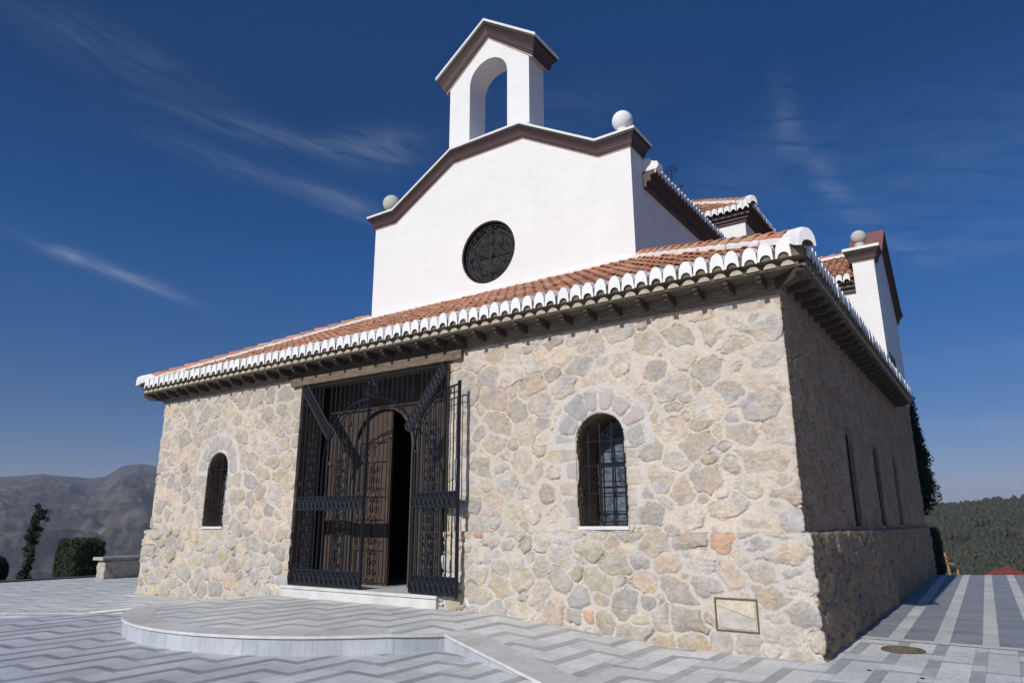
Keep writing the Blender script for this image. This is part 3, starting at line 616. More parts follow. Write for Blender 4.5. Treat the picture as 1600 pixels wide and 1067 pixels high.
# weather vane
mb=MB(); vx,vy,vz=CX+.35,yc+.3,az
mb.tube([(vx,vy,vz),(vx,vy,vz+1.95)],.022,6); mb.tube([(vx-.30,vy,vz+1.72),(vx+.30,vy,vz+1.72)],.018,5); mb.tube([(vx-.06,vy,vz+.62),(vx+.46,vy-.1,vz+.62)],.015,5)
mb.tube([(vx,vy-.3,vz+.95),(vx,vy+.3,vz+.95)],.012,5)
for s_ in (-1,1):
    scroll(mb,(vx+s_*.13,vz+1.58),.10,1.2,s_,.012,lambda a,z:(a,vy,z)); scroll(mb,(vx+s_*.13,vz+1.86),.10,1.2,-s_,.012,lambda a,z:(a,vy,z))
mb.add([(vx+.2,vy,vz+.72),(vx+.5,vy-.02,vz+1.0),(vx+.36,vy+.01,vz+.98),(vx+.42,vy,vz+.86),(vx+.30,vy,vz+.9),(vx+.12,vy,vz+.86)],[(0,1,2,3,4,5)]); mb.add([(vx+.2,vy+.012,vz+.72),(vx+.5,vy-.01,vz+1.0),(vx+.36,vy+.02,vz+.98),(vx+.42,vy+.012,vz+.86),(vx+.30,vy+.012,vz+.9),(vx+.12,vy+.012,vz+.86)],[(5,4,3,2,1,0)])
mb.build('weather_vane',M['iron'],ch)
# transept
gx0,gx1=14.28,14.84; y0_,y1_=12.0,16.45; gz=8.82
TG=[(y0_,gz),(y0_+.5,gz),(14.3,10.15),(16.2,7.95),(y1_+.1,7.95)]
mb=MB(); mb.prism([(y0_,5.15)]+[(min(a,y1_),b+.22) for a,b in TG]+[(y1_,5.15)],(),lambda a,b:(gx1,a,b),lambda a,b:(gx0,a,b)); tg=mb.build('transept_gable',M['white'],ch); tg['label']='white plastered side gable with ball finial'
cornice(TG,lambda a,b,o:(gx1-o,a,b),gx1-gx0,tg,capslab=M['pinkslab'])
mb=MB(); pr=.20; mb.box(gx0-pr,y0_-pr-.004,gz+.295,gx1+pr,y0_-pr+.03,gz+.375); mb.build('coping_edge',M['whitewash'],tg)
for k in range(3): 
    yy=12.55+.5*k; mb=MB(); mb.box(gx1-.02,yy,5.75,gx1+.02,yy+.16,6.2); mb.build('vent',M['dark'],tg)
for ya_,yb_ in ((y0_+.002,y0_+.4),(y1_-.4,y1_-.01)): mb=MB(); mb.box(tx1-.05,ya_,4.5,gx0+.02,yb_,8.2); mb.build('transept_wall',M['white'],ch)
mb=MB()
for a,b,p in ((7.92,8.04,.08),(8.04,8.16,.16),(8.16,8.24,.24)): mb.box(tx1,y0_-p,a,gx0+.0,y0_+.1,b)
mb.build('cornice',M['brown'],ch)
ez2=8.27; s2=.58; c4_=1/math.hypot(1,s2); hw2=14.3-11.66
tt=tiles('transept_roof',(tx1+.3,11.66,ez2),(1,0,0),(0,c4_,s2*c4_),gx0-tx1-.3,hw2/c4_,lambda t,d:True,parent=ch,sp=.2)
mb=MB(); pan(mb,[(tx1,11.68,ez2+.01),(gx0,11.68,ez2+.01),(gx0,14.3,ez2+hw2*s2),(tx1,14.3,ez2+hw2*s2)]); pan(mb,[(tx1,16.9,ez2+.01),(gx0,16.9,ez2+.01),(gx0,14.3,ez2+hw2*s2),(tx1,14.3,ez2+hw2*s2)]); mb.build('pan_tiles',M['terra'],tt)
hipcap((gx0,14.3,ez2+hw2*s2+.06),(tx1+.2,14.3,ez2+hw2*s2+.06),tt,.11,.13,'ridge_cap',False)

# ------------------------------------------------------------------ porch, wooden door, iron gate
PX,PW,PS=6.97,.80,3.0
ap=[(PX-PW,.41)]+[(PX-PW*math.cos(math.pi*i/20),PS+PW*.97*math.sin(math.pi*i/20)) for i in range(21)]+[(PX+PW,.41)]
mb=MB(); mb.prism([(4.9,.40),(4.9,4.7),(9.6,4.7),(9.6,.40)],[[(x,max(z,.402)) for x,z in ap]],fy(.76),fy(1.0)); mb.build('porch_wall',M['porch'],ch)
# panelled cladding on the left of the portal
mb=MB()
for x in (5.36,5.62,5.9): mb.box(x,.73,.42,x+.06,.765,3.6)
for z in (.44,1.55,1.9,2.7,3.5): mb.box(5.3,.728,z,6.05,.758,z+.09)
mb.build('panelling',M['doorwood'],ch)
mb=MB(); mb.tube([(x,.755,z) for x,z in ap],.03,6); mb.build('portal_moulding',mat('portal_stone',(.085,.065,.052),.9,10,.2,.4,30),ch)
def doorleaf(x0,x1,flip=False):
    xm=x1 if not flip else x0
    pts=[(x0,.43)]
    for i in range(15):
        x=x0+(x1-x0)*i/14; pts.append((x,PS+PW*.97*math.sqrt(max(0,1-((x-PX)/PW)**2))-.01 if abs(x-PX)<PW else PS))
    pts.append((x1,.43))
    mb=MB(); mb.prism(pts,(),fy(0),fy(.06)); o=mb.build('wooden_door',M['doorwood'],ch)
    mb=MB(); w_=x1-x0
    for z in (.47,1.05,1.62,2.05,2.72,3.1): mb.box(x0+.04,-.03,z,x1-.02,.002,z+.10)
    for x in (x0+.04,x0+w_*.5-.04,x1-.10): mb.box(x,-.028,.5,x+.08,.001,3.12)
    mb.build('door_frame',M['doorwood'],o,bevel=.006)
    for (z0,z1) in ((1.15,1.62),(2.15,2.72)):
        for s_ in (0,1):
            mb=MB(); mb.box(x0+.14+s_*w_*.46,-.018,z0+.05,x0+w_*.44+s_*w_*.46,.001,z1-.05)
            mb.build('door_panel',M['doorwood'],o,bevel=.01)
    return o
dl=doorleaf(PX-PW+.01,PX+.18); dl.location=(0,.82,0); dl['label']='closed wooden door leaf'
dr=doorleaf(PX+.20,PX+PW-.01); dr.location=(PX+PW,.84,0); 
dr.data.transform(Matrix.Translation((-(PX+PW),0,0)))
for c in dr.children: c.data.transform(Matrix.Translation((-(PX+PW),0,0)))
dr.rotation_euler=(0,0,R(-100)); dr['label']='wooden door leaf swung open into the dark'
mb=MB(); mb.box(4.7,.0,.30,9.8,.99,.418); mb.box(4.9,.99,.30,9.6,3.4,.412)
fl=mb.build('porch_floor',M['marble'],ch)
mb=MB(); mb.box(5.24,-.10,.372,9.16,.02,.422); mb.box(5.27,-.07,.10,9.13,.02,.371,1); mb.build('doorstep',[M['marble'],M['marble']],ch,bevel=.006)
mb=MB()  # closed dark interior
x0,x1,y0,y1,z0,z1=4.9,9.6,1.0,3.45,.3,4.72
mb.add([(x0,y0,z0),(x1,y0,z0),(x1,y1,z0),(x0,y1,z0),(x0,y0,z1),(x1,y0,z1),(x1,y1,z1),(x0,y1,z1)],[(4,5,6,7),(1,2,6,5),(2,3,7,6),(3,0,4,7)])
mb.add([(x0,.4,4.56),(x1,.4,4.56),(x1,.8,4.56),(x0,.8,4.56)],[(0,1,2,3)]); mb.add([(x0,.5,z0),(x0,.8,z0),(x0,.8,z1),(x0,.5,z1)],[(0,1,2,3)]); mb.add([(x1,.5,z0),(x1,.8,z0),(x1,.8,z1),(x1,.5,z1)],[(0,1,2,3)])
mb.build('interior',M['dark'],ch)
for bx_ in ((9.75,.9,.2,14.3,11.8,4.4),(.6,.9,.2,4.8,11.8,4.4)): mb=MB(); mb.box(*bx_); mb.build('interior',M['dark'],ch)  # solid dark boxes added behind the windows to keep sky from showing through

GZ0,GM0,GM1,GB1=.44,1.80,2.04,.71
def archz(x,hx,cx,zs=2.75,za=3.80):      # quarter arch: from hinge hx (zs) to centre cx (za)
    t=(x-hx)/(cx-hx); t=min(1,max(0,t)); return zs+(za-zs)*math.sqrt(max(0,1-(1-t)**2.0))
def band(mb,F,a0,a1,z0,z1,r_=.0135,pl_=True):
    for z in (z0,z1): mb.tube([F(a0,z),F(a1,z)],.014,4)
    if pl_: plate(mb,F,a0,a1,z0,z1)
    n=max(2,round((a1-a0)/((z1-z0)*.5))); w=(a1-a0)/n; zc_=(z0+z1)/2; hh_=(z1-z0)/2
    for i in range(n):
        c=a0+(i+.5)*w
        mb.tube([F(c+w*.62*math.cos(t),zc_+hh_*.9*math.sin(t)) for t in np.linspace(0,2*math.pi,13)[:-1]],r_,4,closed=True)
        mb.tube([F(c-w/2,z0),F(c+w/2,z1)],r_*.9,4); mb.tube([F(c-w/2,z1),F(c+w/2,z0)],r_*.9,4)
        mb.tube([F(c-w*.22,zc_),F(c,zc_+hh_*.5),F(c+w*.22,zc_),F(c,zc_-hh_*.5)],r_,4,closed=True)
def plate(mb,F,a0,a1,z0,z1,back=.012):
    q=[F(a0,z0),F(a1,z0),F(a1,z1),F(a0,z1)]; mb.add([(x,y+back,z) for x,y,z in q],[(0,1,2,3)])
def column(mb,F,c,z0,z1,w=.10,r_=.0105):
    """vertical scroll ornament"""
    for s_ in (-1,1): mb.tube([F(c+s_*w,z0),F(c+s_*w,z1)],.008,4)
    n=max(1,int((z1-z0)/(w*2.2))); h_=(z1-z0)/n
    for i in range(n):
        zc_=z0+(i+.5)*h_
        for s_ in (-1,1):
            scroll(mb,(c+s_*w*.45,zc_+h_*.22),w*.5,1.3,s_,r_,F,n=12,start=math.pi/2*(1-s_)); scroll(mb,(c+s_*w*.45,zc_-h_*.22),w*.5,1.3,-s_,r_,F,n=12,start=math.pi/2*(1-s_))
def bars(mb,F,xs,z0,zt,r_=.0115):
    for x in xs: mb.tube([F(x,z0),F(x,zt(x))],r_,5)
GY=.035; GF=lambda a,z:(a,GY,z)
G0,G1,GH0,GH1,GC=5.41,9.17,6.10,8.50,7.33
gl=MB()
for x in (G0,G1): gl.tube([GF(x,GZ0),GF(x,4.24)],.024,4)
for x in (GH0,GH1): gl.tube([GF(x,GZ0),GF(x,archz(x,x,GC))],.02,4)
gl.tube([GF(G0,4.22),GF(G1,4.22)],.02,4)
for hx in (GH0,GH1): gl.tube([GF(x,archz(x,hx,GC)+.03) for x in np.linspace(hx,GC,16)],.017,4)
gt=gl.build('gate_grille',M['iron'],ch); gt['label']='fixed wrought iron grille filling the doorway'
mb=MB()
bars(mb,GF,[G0+.115*k for k in range(1,6)],GB1,lambda x:GM0); bars(mb,GF,[G0+.115*k for k in range(1,6)],GM1,lambda x:4.22)
bars(mb,GF,[G1-.115*k for k in range(1,6)],GB1,lambda x:GM0); bars(mb,GF,[G1-.115*k for k in range(1,6)],GM1,lambda x:4.22)
n=19
for k in range(1,n): 
    x=GH0+(GH1-GH0)*k/n; hx=GH0 if x<GC else GH1; mb.tube([GF(x,archz(x,hx,GC)+.03),GF(x,4.22)],.0095,5)
mb.build('bars',M['iron'],gt)
for (a0,a1) in ((G0,GH0),(GH1,G1)):
    mb=MB()
    band(mb,GF,a0,a1,GZ0,GB1); band(mb,GF,a0,a1,GM0,GM1); c=(a0+a1)/2
    column(mb,GF,c,GB1,GM0,.12); column(mb,GF,c,GM1,3.3,.12)
    mb.build('scroll_panel',M['iron'],gt)
#   # diagonal ornamental braces from the top corners
for (xa,za,xb,zb) in ((5.44,4.2,6.30,3.16),(9.14,4.2,8.30,3.16)):
    mb=MB(); d=Vector((xb-xa,0,zb-za)); L_=d.length; d.normalize(); nn=Vector((-d.z,0,d.x))
    Fd=lambda t,w,xa=xa,za=za,d=d,nn=nn:(xa+d.x*t+nn.x*w,GY-.02,za+d.z*t+nn.z*w)
    band(mb,Fd,0,L_,-.10,.10,.016,False)
    for w_ in (-.075,-.05,-.025,0,.025,.05,.075): mb.tube([Fd(0,w_),Fd(L_,w_)],.008,4)
    for k in range(14):
        for s_ in (-1,1): scroll(mb,(L_*(k+.5)/14,s_*.045),.04,1.1,s_,.010,Fd,n=10)
    mb.build('brace',M['iron'],gt)
mb=MB()
for s_ in (-1,1):
    scroll(mb,(GC+s_*.10,4.10),.09,1.3,s_,.01,GF); scroll(mb,(GC+s_*.10,3.93),.08,1.3,-s_,.01,GF); mb.tube([GF(GC,4.2),GF(GC+s_*.16,3.98),GF(GC,3.86)],.01,4)
mb.build('crest',M['iron'],gt)
def gateleaf(hx,cx,place,label):
    fr=MB(); I=lambda a,z:(a,0,z); w=abs(cx-hx); Lz=lambda x:archz(x,0,w)
    fr.tube([I(0,GZ0),I(0,Lz(0))],.018,4); fr.tube([I(w,GZ0-.03),I(w,3.86)],.034,4); fr.tube([I(x,Lz(x)) for x in np.linspace(0,w,16)],.017,4); fr.tube([I(x,Lz(x)-.12) for x in np.linspace(.02,w,16)],.010,4)
    o=fr.build('gate_leaf',M['iron'],ch); o['label']=label
    b=MB(); xs=[w*k/9 for k in range(1,9)]; bars(b,I,xs,GB1,lambda x:GM0); bars(b,I,xs,GM1,lambda x:Lz(x)); b.build('bars',M['iron'],o)
    b=MB(); band(b,I,0,w,GZ0,GB1); b.build('kick_band',M['iron'],o)
    b=MB(); band(b,I,0,w,GM0,GM1); b.box(w-.09,-.03,GM0-.02,w-.01,.03,GM0+.18); b.build('lock_band',M['iron'],o)
    b=MB(); column(b,I,w*.5,GB1,GM0,.13); column(b,I,w*.5,GM1,3.15,.13); b.build('scroll_panel',M['iron'],o)
    place(o); return o
def pl(o): o.location=(GH0+.03,GY-.03,0)
gateleaf(GH0+.03,GC-.02,pl,'closed iron gate leaf')
def pr_(o): o.location=(GH1-.02,GY-.04,0); o.rotation_euler=(0,0,R(-8.))
gateleaf(GH1-.02,GC,pr_,'iron gate leaf swung open against the wall')

# ------------------------------------------------------------------ paving
def pattern(name,kind,c_lt,c_dk,low=None):
    m=bpy.data.materials.new(name); m.use_nodes=True; t=m.node_tree; b=t.nodes['Principled BSDF']; b.inputs['Roughness'].default_value=.62
    tc=N(t,'ShaderNodeTexCoord'); sp=N(t,'ShaderNodeSeparateXYZ'); L(t,tc.outputs['Object'],sp.inputs[0])
    def Mt(op,a,b_=None,c_=None):
        n=N(t,'ShaderNodeMath',operation=op)
        for i,v in enumerate((a,b_,c_)):
            if v is None: continue
            if isinstance(v,(int,float)): n.inputs[i].default_value=v
            else: L(t,v,n.inputs[i])
        return n.outputs[0]
    X,Y=sp.outputs[0],sp.outputs[1]
    nz_=N(t,'ShaderNodeTexNoise',inp={'Scale':1.1,'Detail':6,'Roughness':.6}); L(t,tc.outputs['Object'],nz_.inputs['Vector'])
    if kind=='zig':
        gx=Mt('DIVIDE',Mt('ADD',X,-11.55+.43*40),.43); gy=Mt('DIVIDE',Mt('ADD',Y,.63+.465*90),.465)
        cx_=Mt('FLOOR',gx); fx=Mt('FRACT',gx); yy=Mt('SUBTRACT',gy,Mt('MULTIPLY',cx_,2)); mm=Mt('FLOORED_MODULO',yy,3.0)
        A=Mt('MULTIPLY',Mt('LESS_THAN',fx,.30),Mt('LESS_THAN',mm,2.24)); Bq=Mt('MULTIPLY',Mt('GREATER_THAN',mm,2.0),Mt('LESS_THAN',mm,2.24))
        dark=Mt('MAXIMUM',A,Bq)
        cy_=Mt('FLOOR',Mt('MULTIPLY',yy,1.0)); cell=N(t,'ShaderNodeCombineXYZ'); L(t,cx_,cell.inputs[0]); L(t,cy_,cell.inputs[1]); L(t,dark,cell.inputs[2])
        e1=Mt('ABSOLUTE',Mt('SUBTRACT',Mt('FRACT',yy),.5)); e2=Mt('ABSOLUTE',Mt('SUBTRACT',fx,.5)); 
        joint=Mt('MAXIMUM',Mt('GREATER_THAN',e1,.489),Mt('MAXIMUM',Mt('GREATER_THAN',e2,.489),Mt('LESS_THAN',Mt('ABSOLUTE',Mt('SUBTRACT',fx,.30)),.010)))
        ribf=Mt('FRACT',Mt('MULTIPLY',Y,32.))
    elif kind=='strip':
        xs=Mt('ADD',Mt('ADD',X,-15.25+.545*40),Mt('MULTIPLY',Mt('ADD',Y,-2.3),.017)); gx=Mt('DIVIDE',xs,.545); fx=Mt('FRACT',gx)
        lt=Mt('MAXIMUM',Mt('LESS_THAN',fx,.34),Mt('LESS_THAN',Y,2.32)); dark=Mt('SUBTRACT',1,lt)
        gy=Mt('DIVIDE',Y,.2); cell=N(t,'ShaderNodeCombineXYZ'); L(t,Mt('FLOOR',gx),cell.inputs[0]); L(t,Mt('FLOOR',Mt('MULTIPLY',gy,Mt('ADD',.35,Mt('MULTIPLY',dark,.65)))),cell.inputs[1]); L(t,dark,cell.inputs[2])
        joint=Mt('MAXIMUM',Mt('LESS_THAN',Mt('ABSOLUTE',Mt('SUBTRACT',fx,.34)),.012),Mt('GREATER_THAN',Mt('FRACT',gy),.955)); joint=Mt('MAXIMUM',joint,Mt('LESS_THAN',Mt('ABSOLUTE',Mt('SUBTRACT',Y,2.32)),.006))
    else:   # plain slabs: riser / coping, joints along the radial coordinate given as vertex colour
        a=N(t,'ShaderNodeVertexColor',layer_name='Col'); s2_=N(t,'ShaderNodeSeparateColor'); L(t,a.outputs[0],s2_.inputs[0])
        q=Mt('MULTIPLY',s2_.outputs[0],100./(.62 if kind=='riser' else .95)); dark=Mt('MULTIPLY',Mt('FRACT',Mt('MULTIPLY',Mt('FLOOR',q),.618)),.8)
        cell=N(t,'ShaderNodeCombineXYZ'); L(t,Mt('FLOOR',q),cell.inputs[0]); joint=Mt('LESS_THAN',Mt('FRACT',q),.016)
    wn=N(t,'ShaderNodeTexWhiteNoise',noise_dimensions='3D'); L(t,cell.outputs[0],wn.inputs['Vector'])
    mx=N(t,'ShaderNodeMix',data_type='RGBA'); mx.inputs[6].default_value=(*c_lt,1); mx.inputs[7].default_value=(*c_dk,1); L(t,dark,mx.inputs[0])
    if low:   # the foreground slabs are of a bluer, dirtier marble than those towards the corner
        mx2=N(t,'ShaderNodeMix',data_type='RGBA'); mx2.inputs[6].default_value=(*low[0],1); mx2.inputs[7].default_value=(*low[1],1); L(t,dark,mx2.inputs[0])
        nq=N(t,'ShaderNodeTexNoise',inp={'Scale':.9,'Detail':4}); L(t,tc.outputs['Object'],nq.inputs['Vector'])
        xr=N(t,'ShaderNodeMapRange',inp={1:10.8,2:13.2}); L(t,Mt('ADD',X,Mt('MULTIPLY',nq.outputs[0],1.2)),xr.inputs[0])
        mx3=N(t,'ShaderNodeMix',data_type='RGBA'); L(t,xr.outputs[0],mx3.inputs[0]); L(t,mx2.outputs[2],mx3.inputs[6]); L(t,mx.outputs[2],mx3.inputs[7]); mx=mx3
    n2=N(t,'ShaderNodeTexNoise',inp={'Scale':16,'Detail':8,'Roughness':.7}); 
    if kind in('riser',):
        mpp=N(t,'ShaderNodeMapping',inp={'Scale':(2.2,2.2,.25)}); L(t,tc.outputs['Object'],mpp.inputs[0]); L(t,mpp.outputs[0],n2.inputs['Vector'])
    else:
        mpp=N(t,'ShaderNodeMapping',inp={'Scale':(1.0,.35,1)}); L(t,tc.outputs['Object'],mpp.inputs[0]); L(t,mpp.outputs[0],n2.inputs['Vector'])
    v=Mt('ADD',.90,Mt('MULTIPLY',wn.outputs[0],.20)); v=Mt('MULTIPLY',v,Mt('ADD',.66,Mt('MULTIPLY',n2.outputs[0],.68))); v=Mt('MULTIPLY',v,Mt('ADD',.70,Mt('MULTIPLY',nz_.outputs[0],.6)))
    n5=N(t,'ShaderNodeTexNoise',inp={'Scale':2.6,'Detail':9,'Roughness':.75,'Distortion':.6}); L(t,tc.outputs['Object'],n5.inputs['Vector'])
    sr=N(t,'ShaderNodeMapRange',inp={1:.54,2:.72,3:1,4:.76}); L(t,n5.outputs[0],sr.inputs[0]); v=Mt('MULTIPLY',v,sr.outputs[0])
    v=Mt('MULTIPLY',v,Mt('SUBTRACT',1,Mt('MULTIPLY',joint,.25)))
    vv=N(t,'ShaderNodeVectorMath',operation='SCALE'); L(t,mx.outputs[2],vv.inputs[0]); L(t,v,vv.inputs['Scale']); L(t,vv.outputs[0],b.inputs['Base Color'])
    bp=N(t,'ShaderNodeBump',inp={'Strength':.5,'Distance':.006}); hh_=Mt('ADD',Mt('MULTIPLY',n2.outputs[0],.25),Mt('MULTIPLY',joint,-1.0)); L(t,hh_,bp.inputs['Height']); L(t,bp.outputs[0],b.inputs['Normal'])
    return m
MP_low=pattern('plaza_paving','zig',(.66,.655,.635),(.42,.42,.415),((.50,.51,.53),(.27,.28,.305)))
MP_up=pattern('upper_paving','zig',(.66,.655,.635),(.42,.42,.415))
MP_st=pattern('strip_paving','strip',(.60,.595,.575),(.27,.285,.31))
MP_ri=pattern('riser_marble','riser',(.50,.53,.57),(.37,.405,.46))
MP_co=pattern('coping_marble','coping',(.60,.585,.56),(.55,.535,.51))
DC=(7.5,0.0); DR=3.7
AX=10.75; AY=-math.sqrt(DR**2-(AX-DC[0])**2); FX,FY=13.0,-2.82; BX=2*DC[0]-AX; LX_,LY_=3.0,-2.42
def zt(x):
    if x>10.3: return .2215*max(0,1-(x-10.3)/2.7)-.0015*(x>=13)
    if x<4.9: return .22*max(0,1-(4.9-x)/2.1)
    return .22
def ymin(x):
    if x>AX: return AY+(FY-AY)*(x-AX)/(FX-AX)
    if x<BX: return AY+(LY_-AY)*(BX-x)/(BX-LX_)
    return -math.sqrt(max(0,DR**2-(x-DC[0])**2))
xs=[2.8+.0]+list(np.linspace(LX_,BX,8))+[DC[0]+DR*math.cos(a) for a in np.linspace(math.pi+math.asin(-AY/DR),2*math.pi-math.asin(-AY/DR),70)][1:-1]+list(np.linspace(AX,FX,14))
xs=sorted(set([round(float(x),5) for x in xs]+[10.3,4.9]))
mb=MB(); prev=None
for x in xs:
    yb=ymin(x) if x>=LX_ else -.5; row=[(x,yb+(.3-yb)*k/6,zt(x)) for k in range(7)]
    if prev: mb.add(prev+row,[(k,k+1,8+k,7+k) for k in range(6)])
    prev=row
tp=mb.build('entrance_platform',MP_up,None); tag(tp,kind='structure')
edge=[(x,ymin(x)) for x in xs if x>=LX_]
def ribbon(edge,z0f,z1f,o0,o1,name,m,parent,top=False):
    mb=MB(); s=0; n=len(edge); rows=[]
    for i,(x,y) in enumerate(edge):
        a=Vector(edge[max(0,i-1)]); b=Vector(edge[min(n-1,i+1)]); d=(b-a).normalized(); nn=Vector((d.y,-d.x))   # outward (down in y)
        if i: s+=(Vector(edge[i])-Vector(edge[i-1])).length
        rows.append((s,Vector((x,y)),nn))
    vs=[];cc=[]
    for s,p,nn in rows:
        for (o,z) in ((o0,z0f(p.x)),(o1,z1f(p.x))): q=p+nn*o; vs.append((q.x,q.y,z)); cc.append((s/100,0,0))
    mb.add(vs,[(2*i,2*i+1,2*i+3,2*i+2) for i in range(n-1)]); mb.c=cc
    return mb.build(name,m,parent,fix=False)
ribbon(edge,lambda x:-.3,lambda x:zt(x)-.03,0.,0.,'riser',MP_ri,tp)
ribbon(edge,lambda x:zt(x)+.004,lambda x:zt(x)+.004,.025,-.42,'coping',MP_co,tp)
ribbon(edge,lambda x:zt(x)-.03,lambda x:zt(x)+.004,.025,.025,'coping_edge',mat('coping_face',(.62,.61,.59),.5),tp)
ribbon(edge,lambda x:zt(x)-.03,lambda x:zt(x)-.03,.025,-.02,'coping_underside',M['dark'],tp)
# lower plaza sheet
def zl(x): return -.004-.06*min(2.2,max(0,3.1-x))
def yend(x): return 16.4+.63*(x-14.7) if x>14 else 15.96+(14-x)*.3
mb=MB(); XS=[-6.2,-3,0,.9,2,3.1,5,10,14,14.7,16,20,30]; prev=None
for x in XS:
    row=[(x,y,zl(x)) for y in (-25,-12,-6,-3,0)]+[(x,yend(x),-.02)]
    if prev: mb.add(prev+row,[(k,k+1,7+k,6+k) for k in range(5)])
    prev=row
mb.add([(-6.2,-25,-.3),(-6.2,22,-.3),(-6.2,22,-5),(-6.2,-25,-5)],[(0,1,2,3)]); 
for a,b in zip(XS,XS[1:]): mb.add([(a,yend(a),-.02),(b,yend(b),-.02),(b,yend(b),-5),(a,yend(a),-5)],[(0,1,2,3)])
pv=mb.build('plaza_pavement',MP_low,None); tag(pv,kind='structure')
mb=MB(); mb.add([(14.6,2.1,.003),(30,2.1,.003),(30,yend(30),.003),(16,yend(16),.003),(14.6,yend(14.6),.003)],[(0,1,2,3,4)]); o=mb.build('side_pavement',MP_st,None); tag(o,kind='structure')
# left plaza, a step above the sloping foreground
e2=[(-6.2,-8.45),(1.5,-3.4),(LX_,LY_)]
mb=MB(); mb.add([(-6.2,-8.45,.0),(1.5,-3.4,.0),(LX_,LY_,.0),(LX_,.2,.0),(.2,.2,.0),(.2,22,0),(-6.2,22,0)],[(0,1,2,3,4,5,6)]); o=mb.build('side_terrace',MP_up,None); tag(o,kind='structure')
ribbon(e2,lambda x:-.7,lambda x:-.02,0,0,'riser',MP_ri,o); ribbon(e2,lambda x:.004,lambda x:.004,.02,-.2,'coping',MP_co,o); ribbon(e2,lambda x:-.02,lambda x:.004,.02,.02,'coping_edge',MP_co,o)
mb=MB(); mb.box(-6.42,-25,-.6,-6.20,22,.05); kb=mb.build('terrace_kerb',mat('dark_kerb',(.10,.10,.105),.8,8,.3,.3,30),None); tag(kb,kind='structure')
# manhole cover
mh=lathe([(0,.014),(.17,.014),(.175,.006),(.185,.006),(.19,.016),(.235,.016),(.25,.004)],36)
for k in range(-4,5): 
    w_=math.sqrt(.16**2-(k*.035)**2); mh.box(-w_,k*.035-.006,.014,w_,k*.035+.006,.019)
o=mh.build('manhole_cover',M['castiron'],None); o.location=(15.53,1.36,.0); tag(o,'round rusty manhole cover set in the grey paving beside the church corner','manhole cover')
for (x,y,lab) in ((15.37,-.22,'small dark drain plug in the paving nearer the church corner'),(15.88,-.36,'small dark drain plug in the paving farther from the church corner')):
    o=lathe([(0,.006),(.018,.006),(.024,.0)],14).build('drain_plug',M['dark'],None); o.location=(x,y,.0); tag(o,lab,'drain plug','drain plugs in the paving')

# ------------------------------------------------------------------ terrain, mountains, wooded hill
def terrain(th_deg,rr):
    """th world angle in degrees, rr metres from the church"""
    th=np.asarray(th_deg); rr=np.asarray(rr)
    x=rr*np.cos(np.radians(th)); y=rr*np.sin(np.radians(th))
    base=-3.0-np.clip(rr-20,0,250)*.16
    tl=[100,120,135,149,151.6,152.7,153.7,154.8,155.7,157,158.5,160.6,166,180,200]
    el=[2.0,2.4,2.8,3.75,4.28,4.45,4.2,3.42,3.25,3.36,3.48,3.22,2.9,2.4,1.2]
    E1=np.interp(th,tl,el,left=1.2,right=1.2); t=np.clip((rr-500)/2900,0,1.25); ridge=np.tan(np.radians(E1))*3400+1.5
    gul=fbm(x/420.,y/420.,5,6,.55)-.5; g2=np.abs(fbm(x/240.,y/240.,15,5,.6)-.5)
    wl=sst(103,125,th)*(1-sst(185,205,th))
    mtn=-170+(ridge+170)*np.minimum(t,1)**1.15 - np.clip(t-1,0,1)*900 + gul*170*np.clip(t*3,0,1)*np.clip((1-t)*4,.12,1) - g2*230*np.clip(t*3,0,1)*np.clip((1.0-t)*3,.06,1)
    # near ridge swell (darker foot hills)
    E2=np.interp(th,[60,75,82.4,88.7,90.8,92.3,93,94.2,94.6,97,105,115],[1.2,1.6,1.58,1.36,1.16,.98,1.06,.86,.75,.6,.4,0.])
    rt=np.tan(np.radians(E2))*640+1.5; t2=np.clip((rr-150)/490,0,1.4)
    hill=-42+(rt+42)*np.minimum(t2,1)**.9-np.clip(t2-1,0,1)*80+(fbm(x/60.,y/60.,25,4)-.5)*9*np.clip(t2*3,0,1)*np.clip((1-t2)*4,.1,1)
    z=np.where(rr<270,base,-43.)
    zl_=np.where(rr<500,base-(rr-270).clip(0)*.55,mtn); zr_=np.where(rr<150,base,np.maximum(hill,-45))
    wr=1-sst(100,112,th); 
    far=-60+np.clip(rr-600,0,4000)*.03
    z=wl*zl_+(1-wl)*(wr*zr_+(1-wr)*far)
    return x,y,np.where(rr<25,np.minimum(z,-3.),z)
ths=np.concatenate([np.arange(-180,60,6.),np.arange(60,86,1.),np.arange(86,98,.12),np.arange(98,146,.8),np.arange(146,163,.09),np.arange(163,180.1,1.)])
rs=np.concatenate([[0.5,12,20],np.geomspace(26,480,60),np.geomspace(500,3700,170),np.geomspace(3900,11000,14)])
TH,RR=np.meshgrid(ths,rs); x,y,z=terrain(TH,RR); x=x+8; y=y+5
me=grid_mesh('terrain',np.stack([x,y,z],-1),len(ths),len(rs))
mt=bpy.data.materials.new('hillside'); mt.use_nodes=True; t=mt.node_tree; b=t.nodes['Principled BSDF']; b.inputs['Roughness'].default_value=.95; b.inputs['Specular IOR Level'].default_value=.1
tc=N(t,'ShaderNodeTexCoord'); nA=N(t,'ShaderNodeTexNoise',inp={'Scale':.012,'Detail':12,'Roughness':.68}); L(t,tc.outputs['Object'],nA.inputs['Vector'])
cr_=N(t,'ShaderNodeValToRGB'); L(t,nA.outputs[0],cr_.inputs[0]); e=cr_.color_ramp.elements; e[0].position=.36; e[0].color=(.055,.052,.042,1); e[1].position=.66; e[1].color=(.135,.115,.10,1)
k=e.new(.50); k.color=(.085,.077,.066,1)
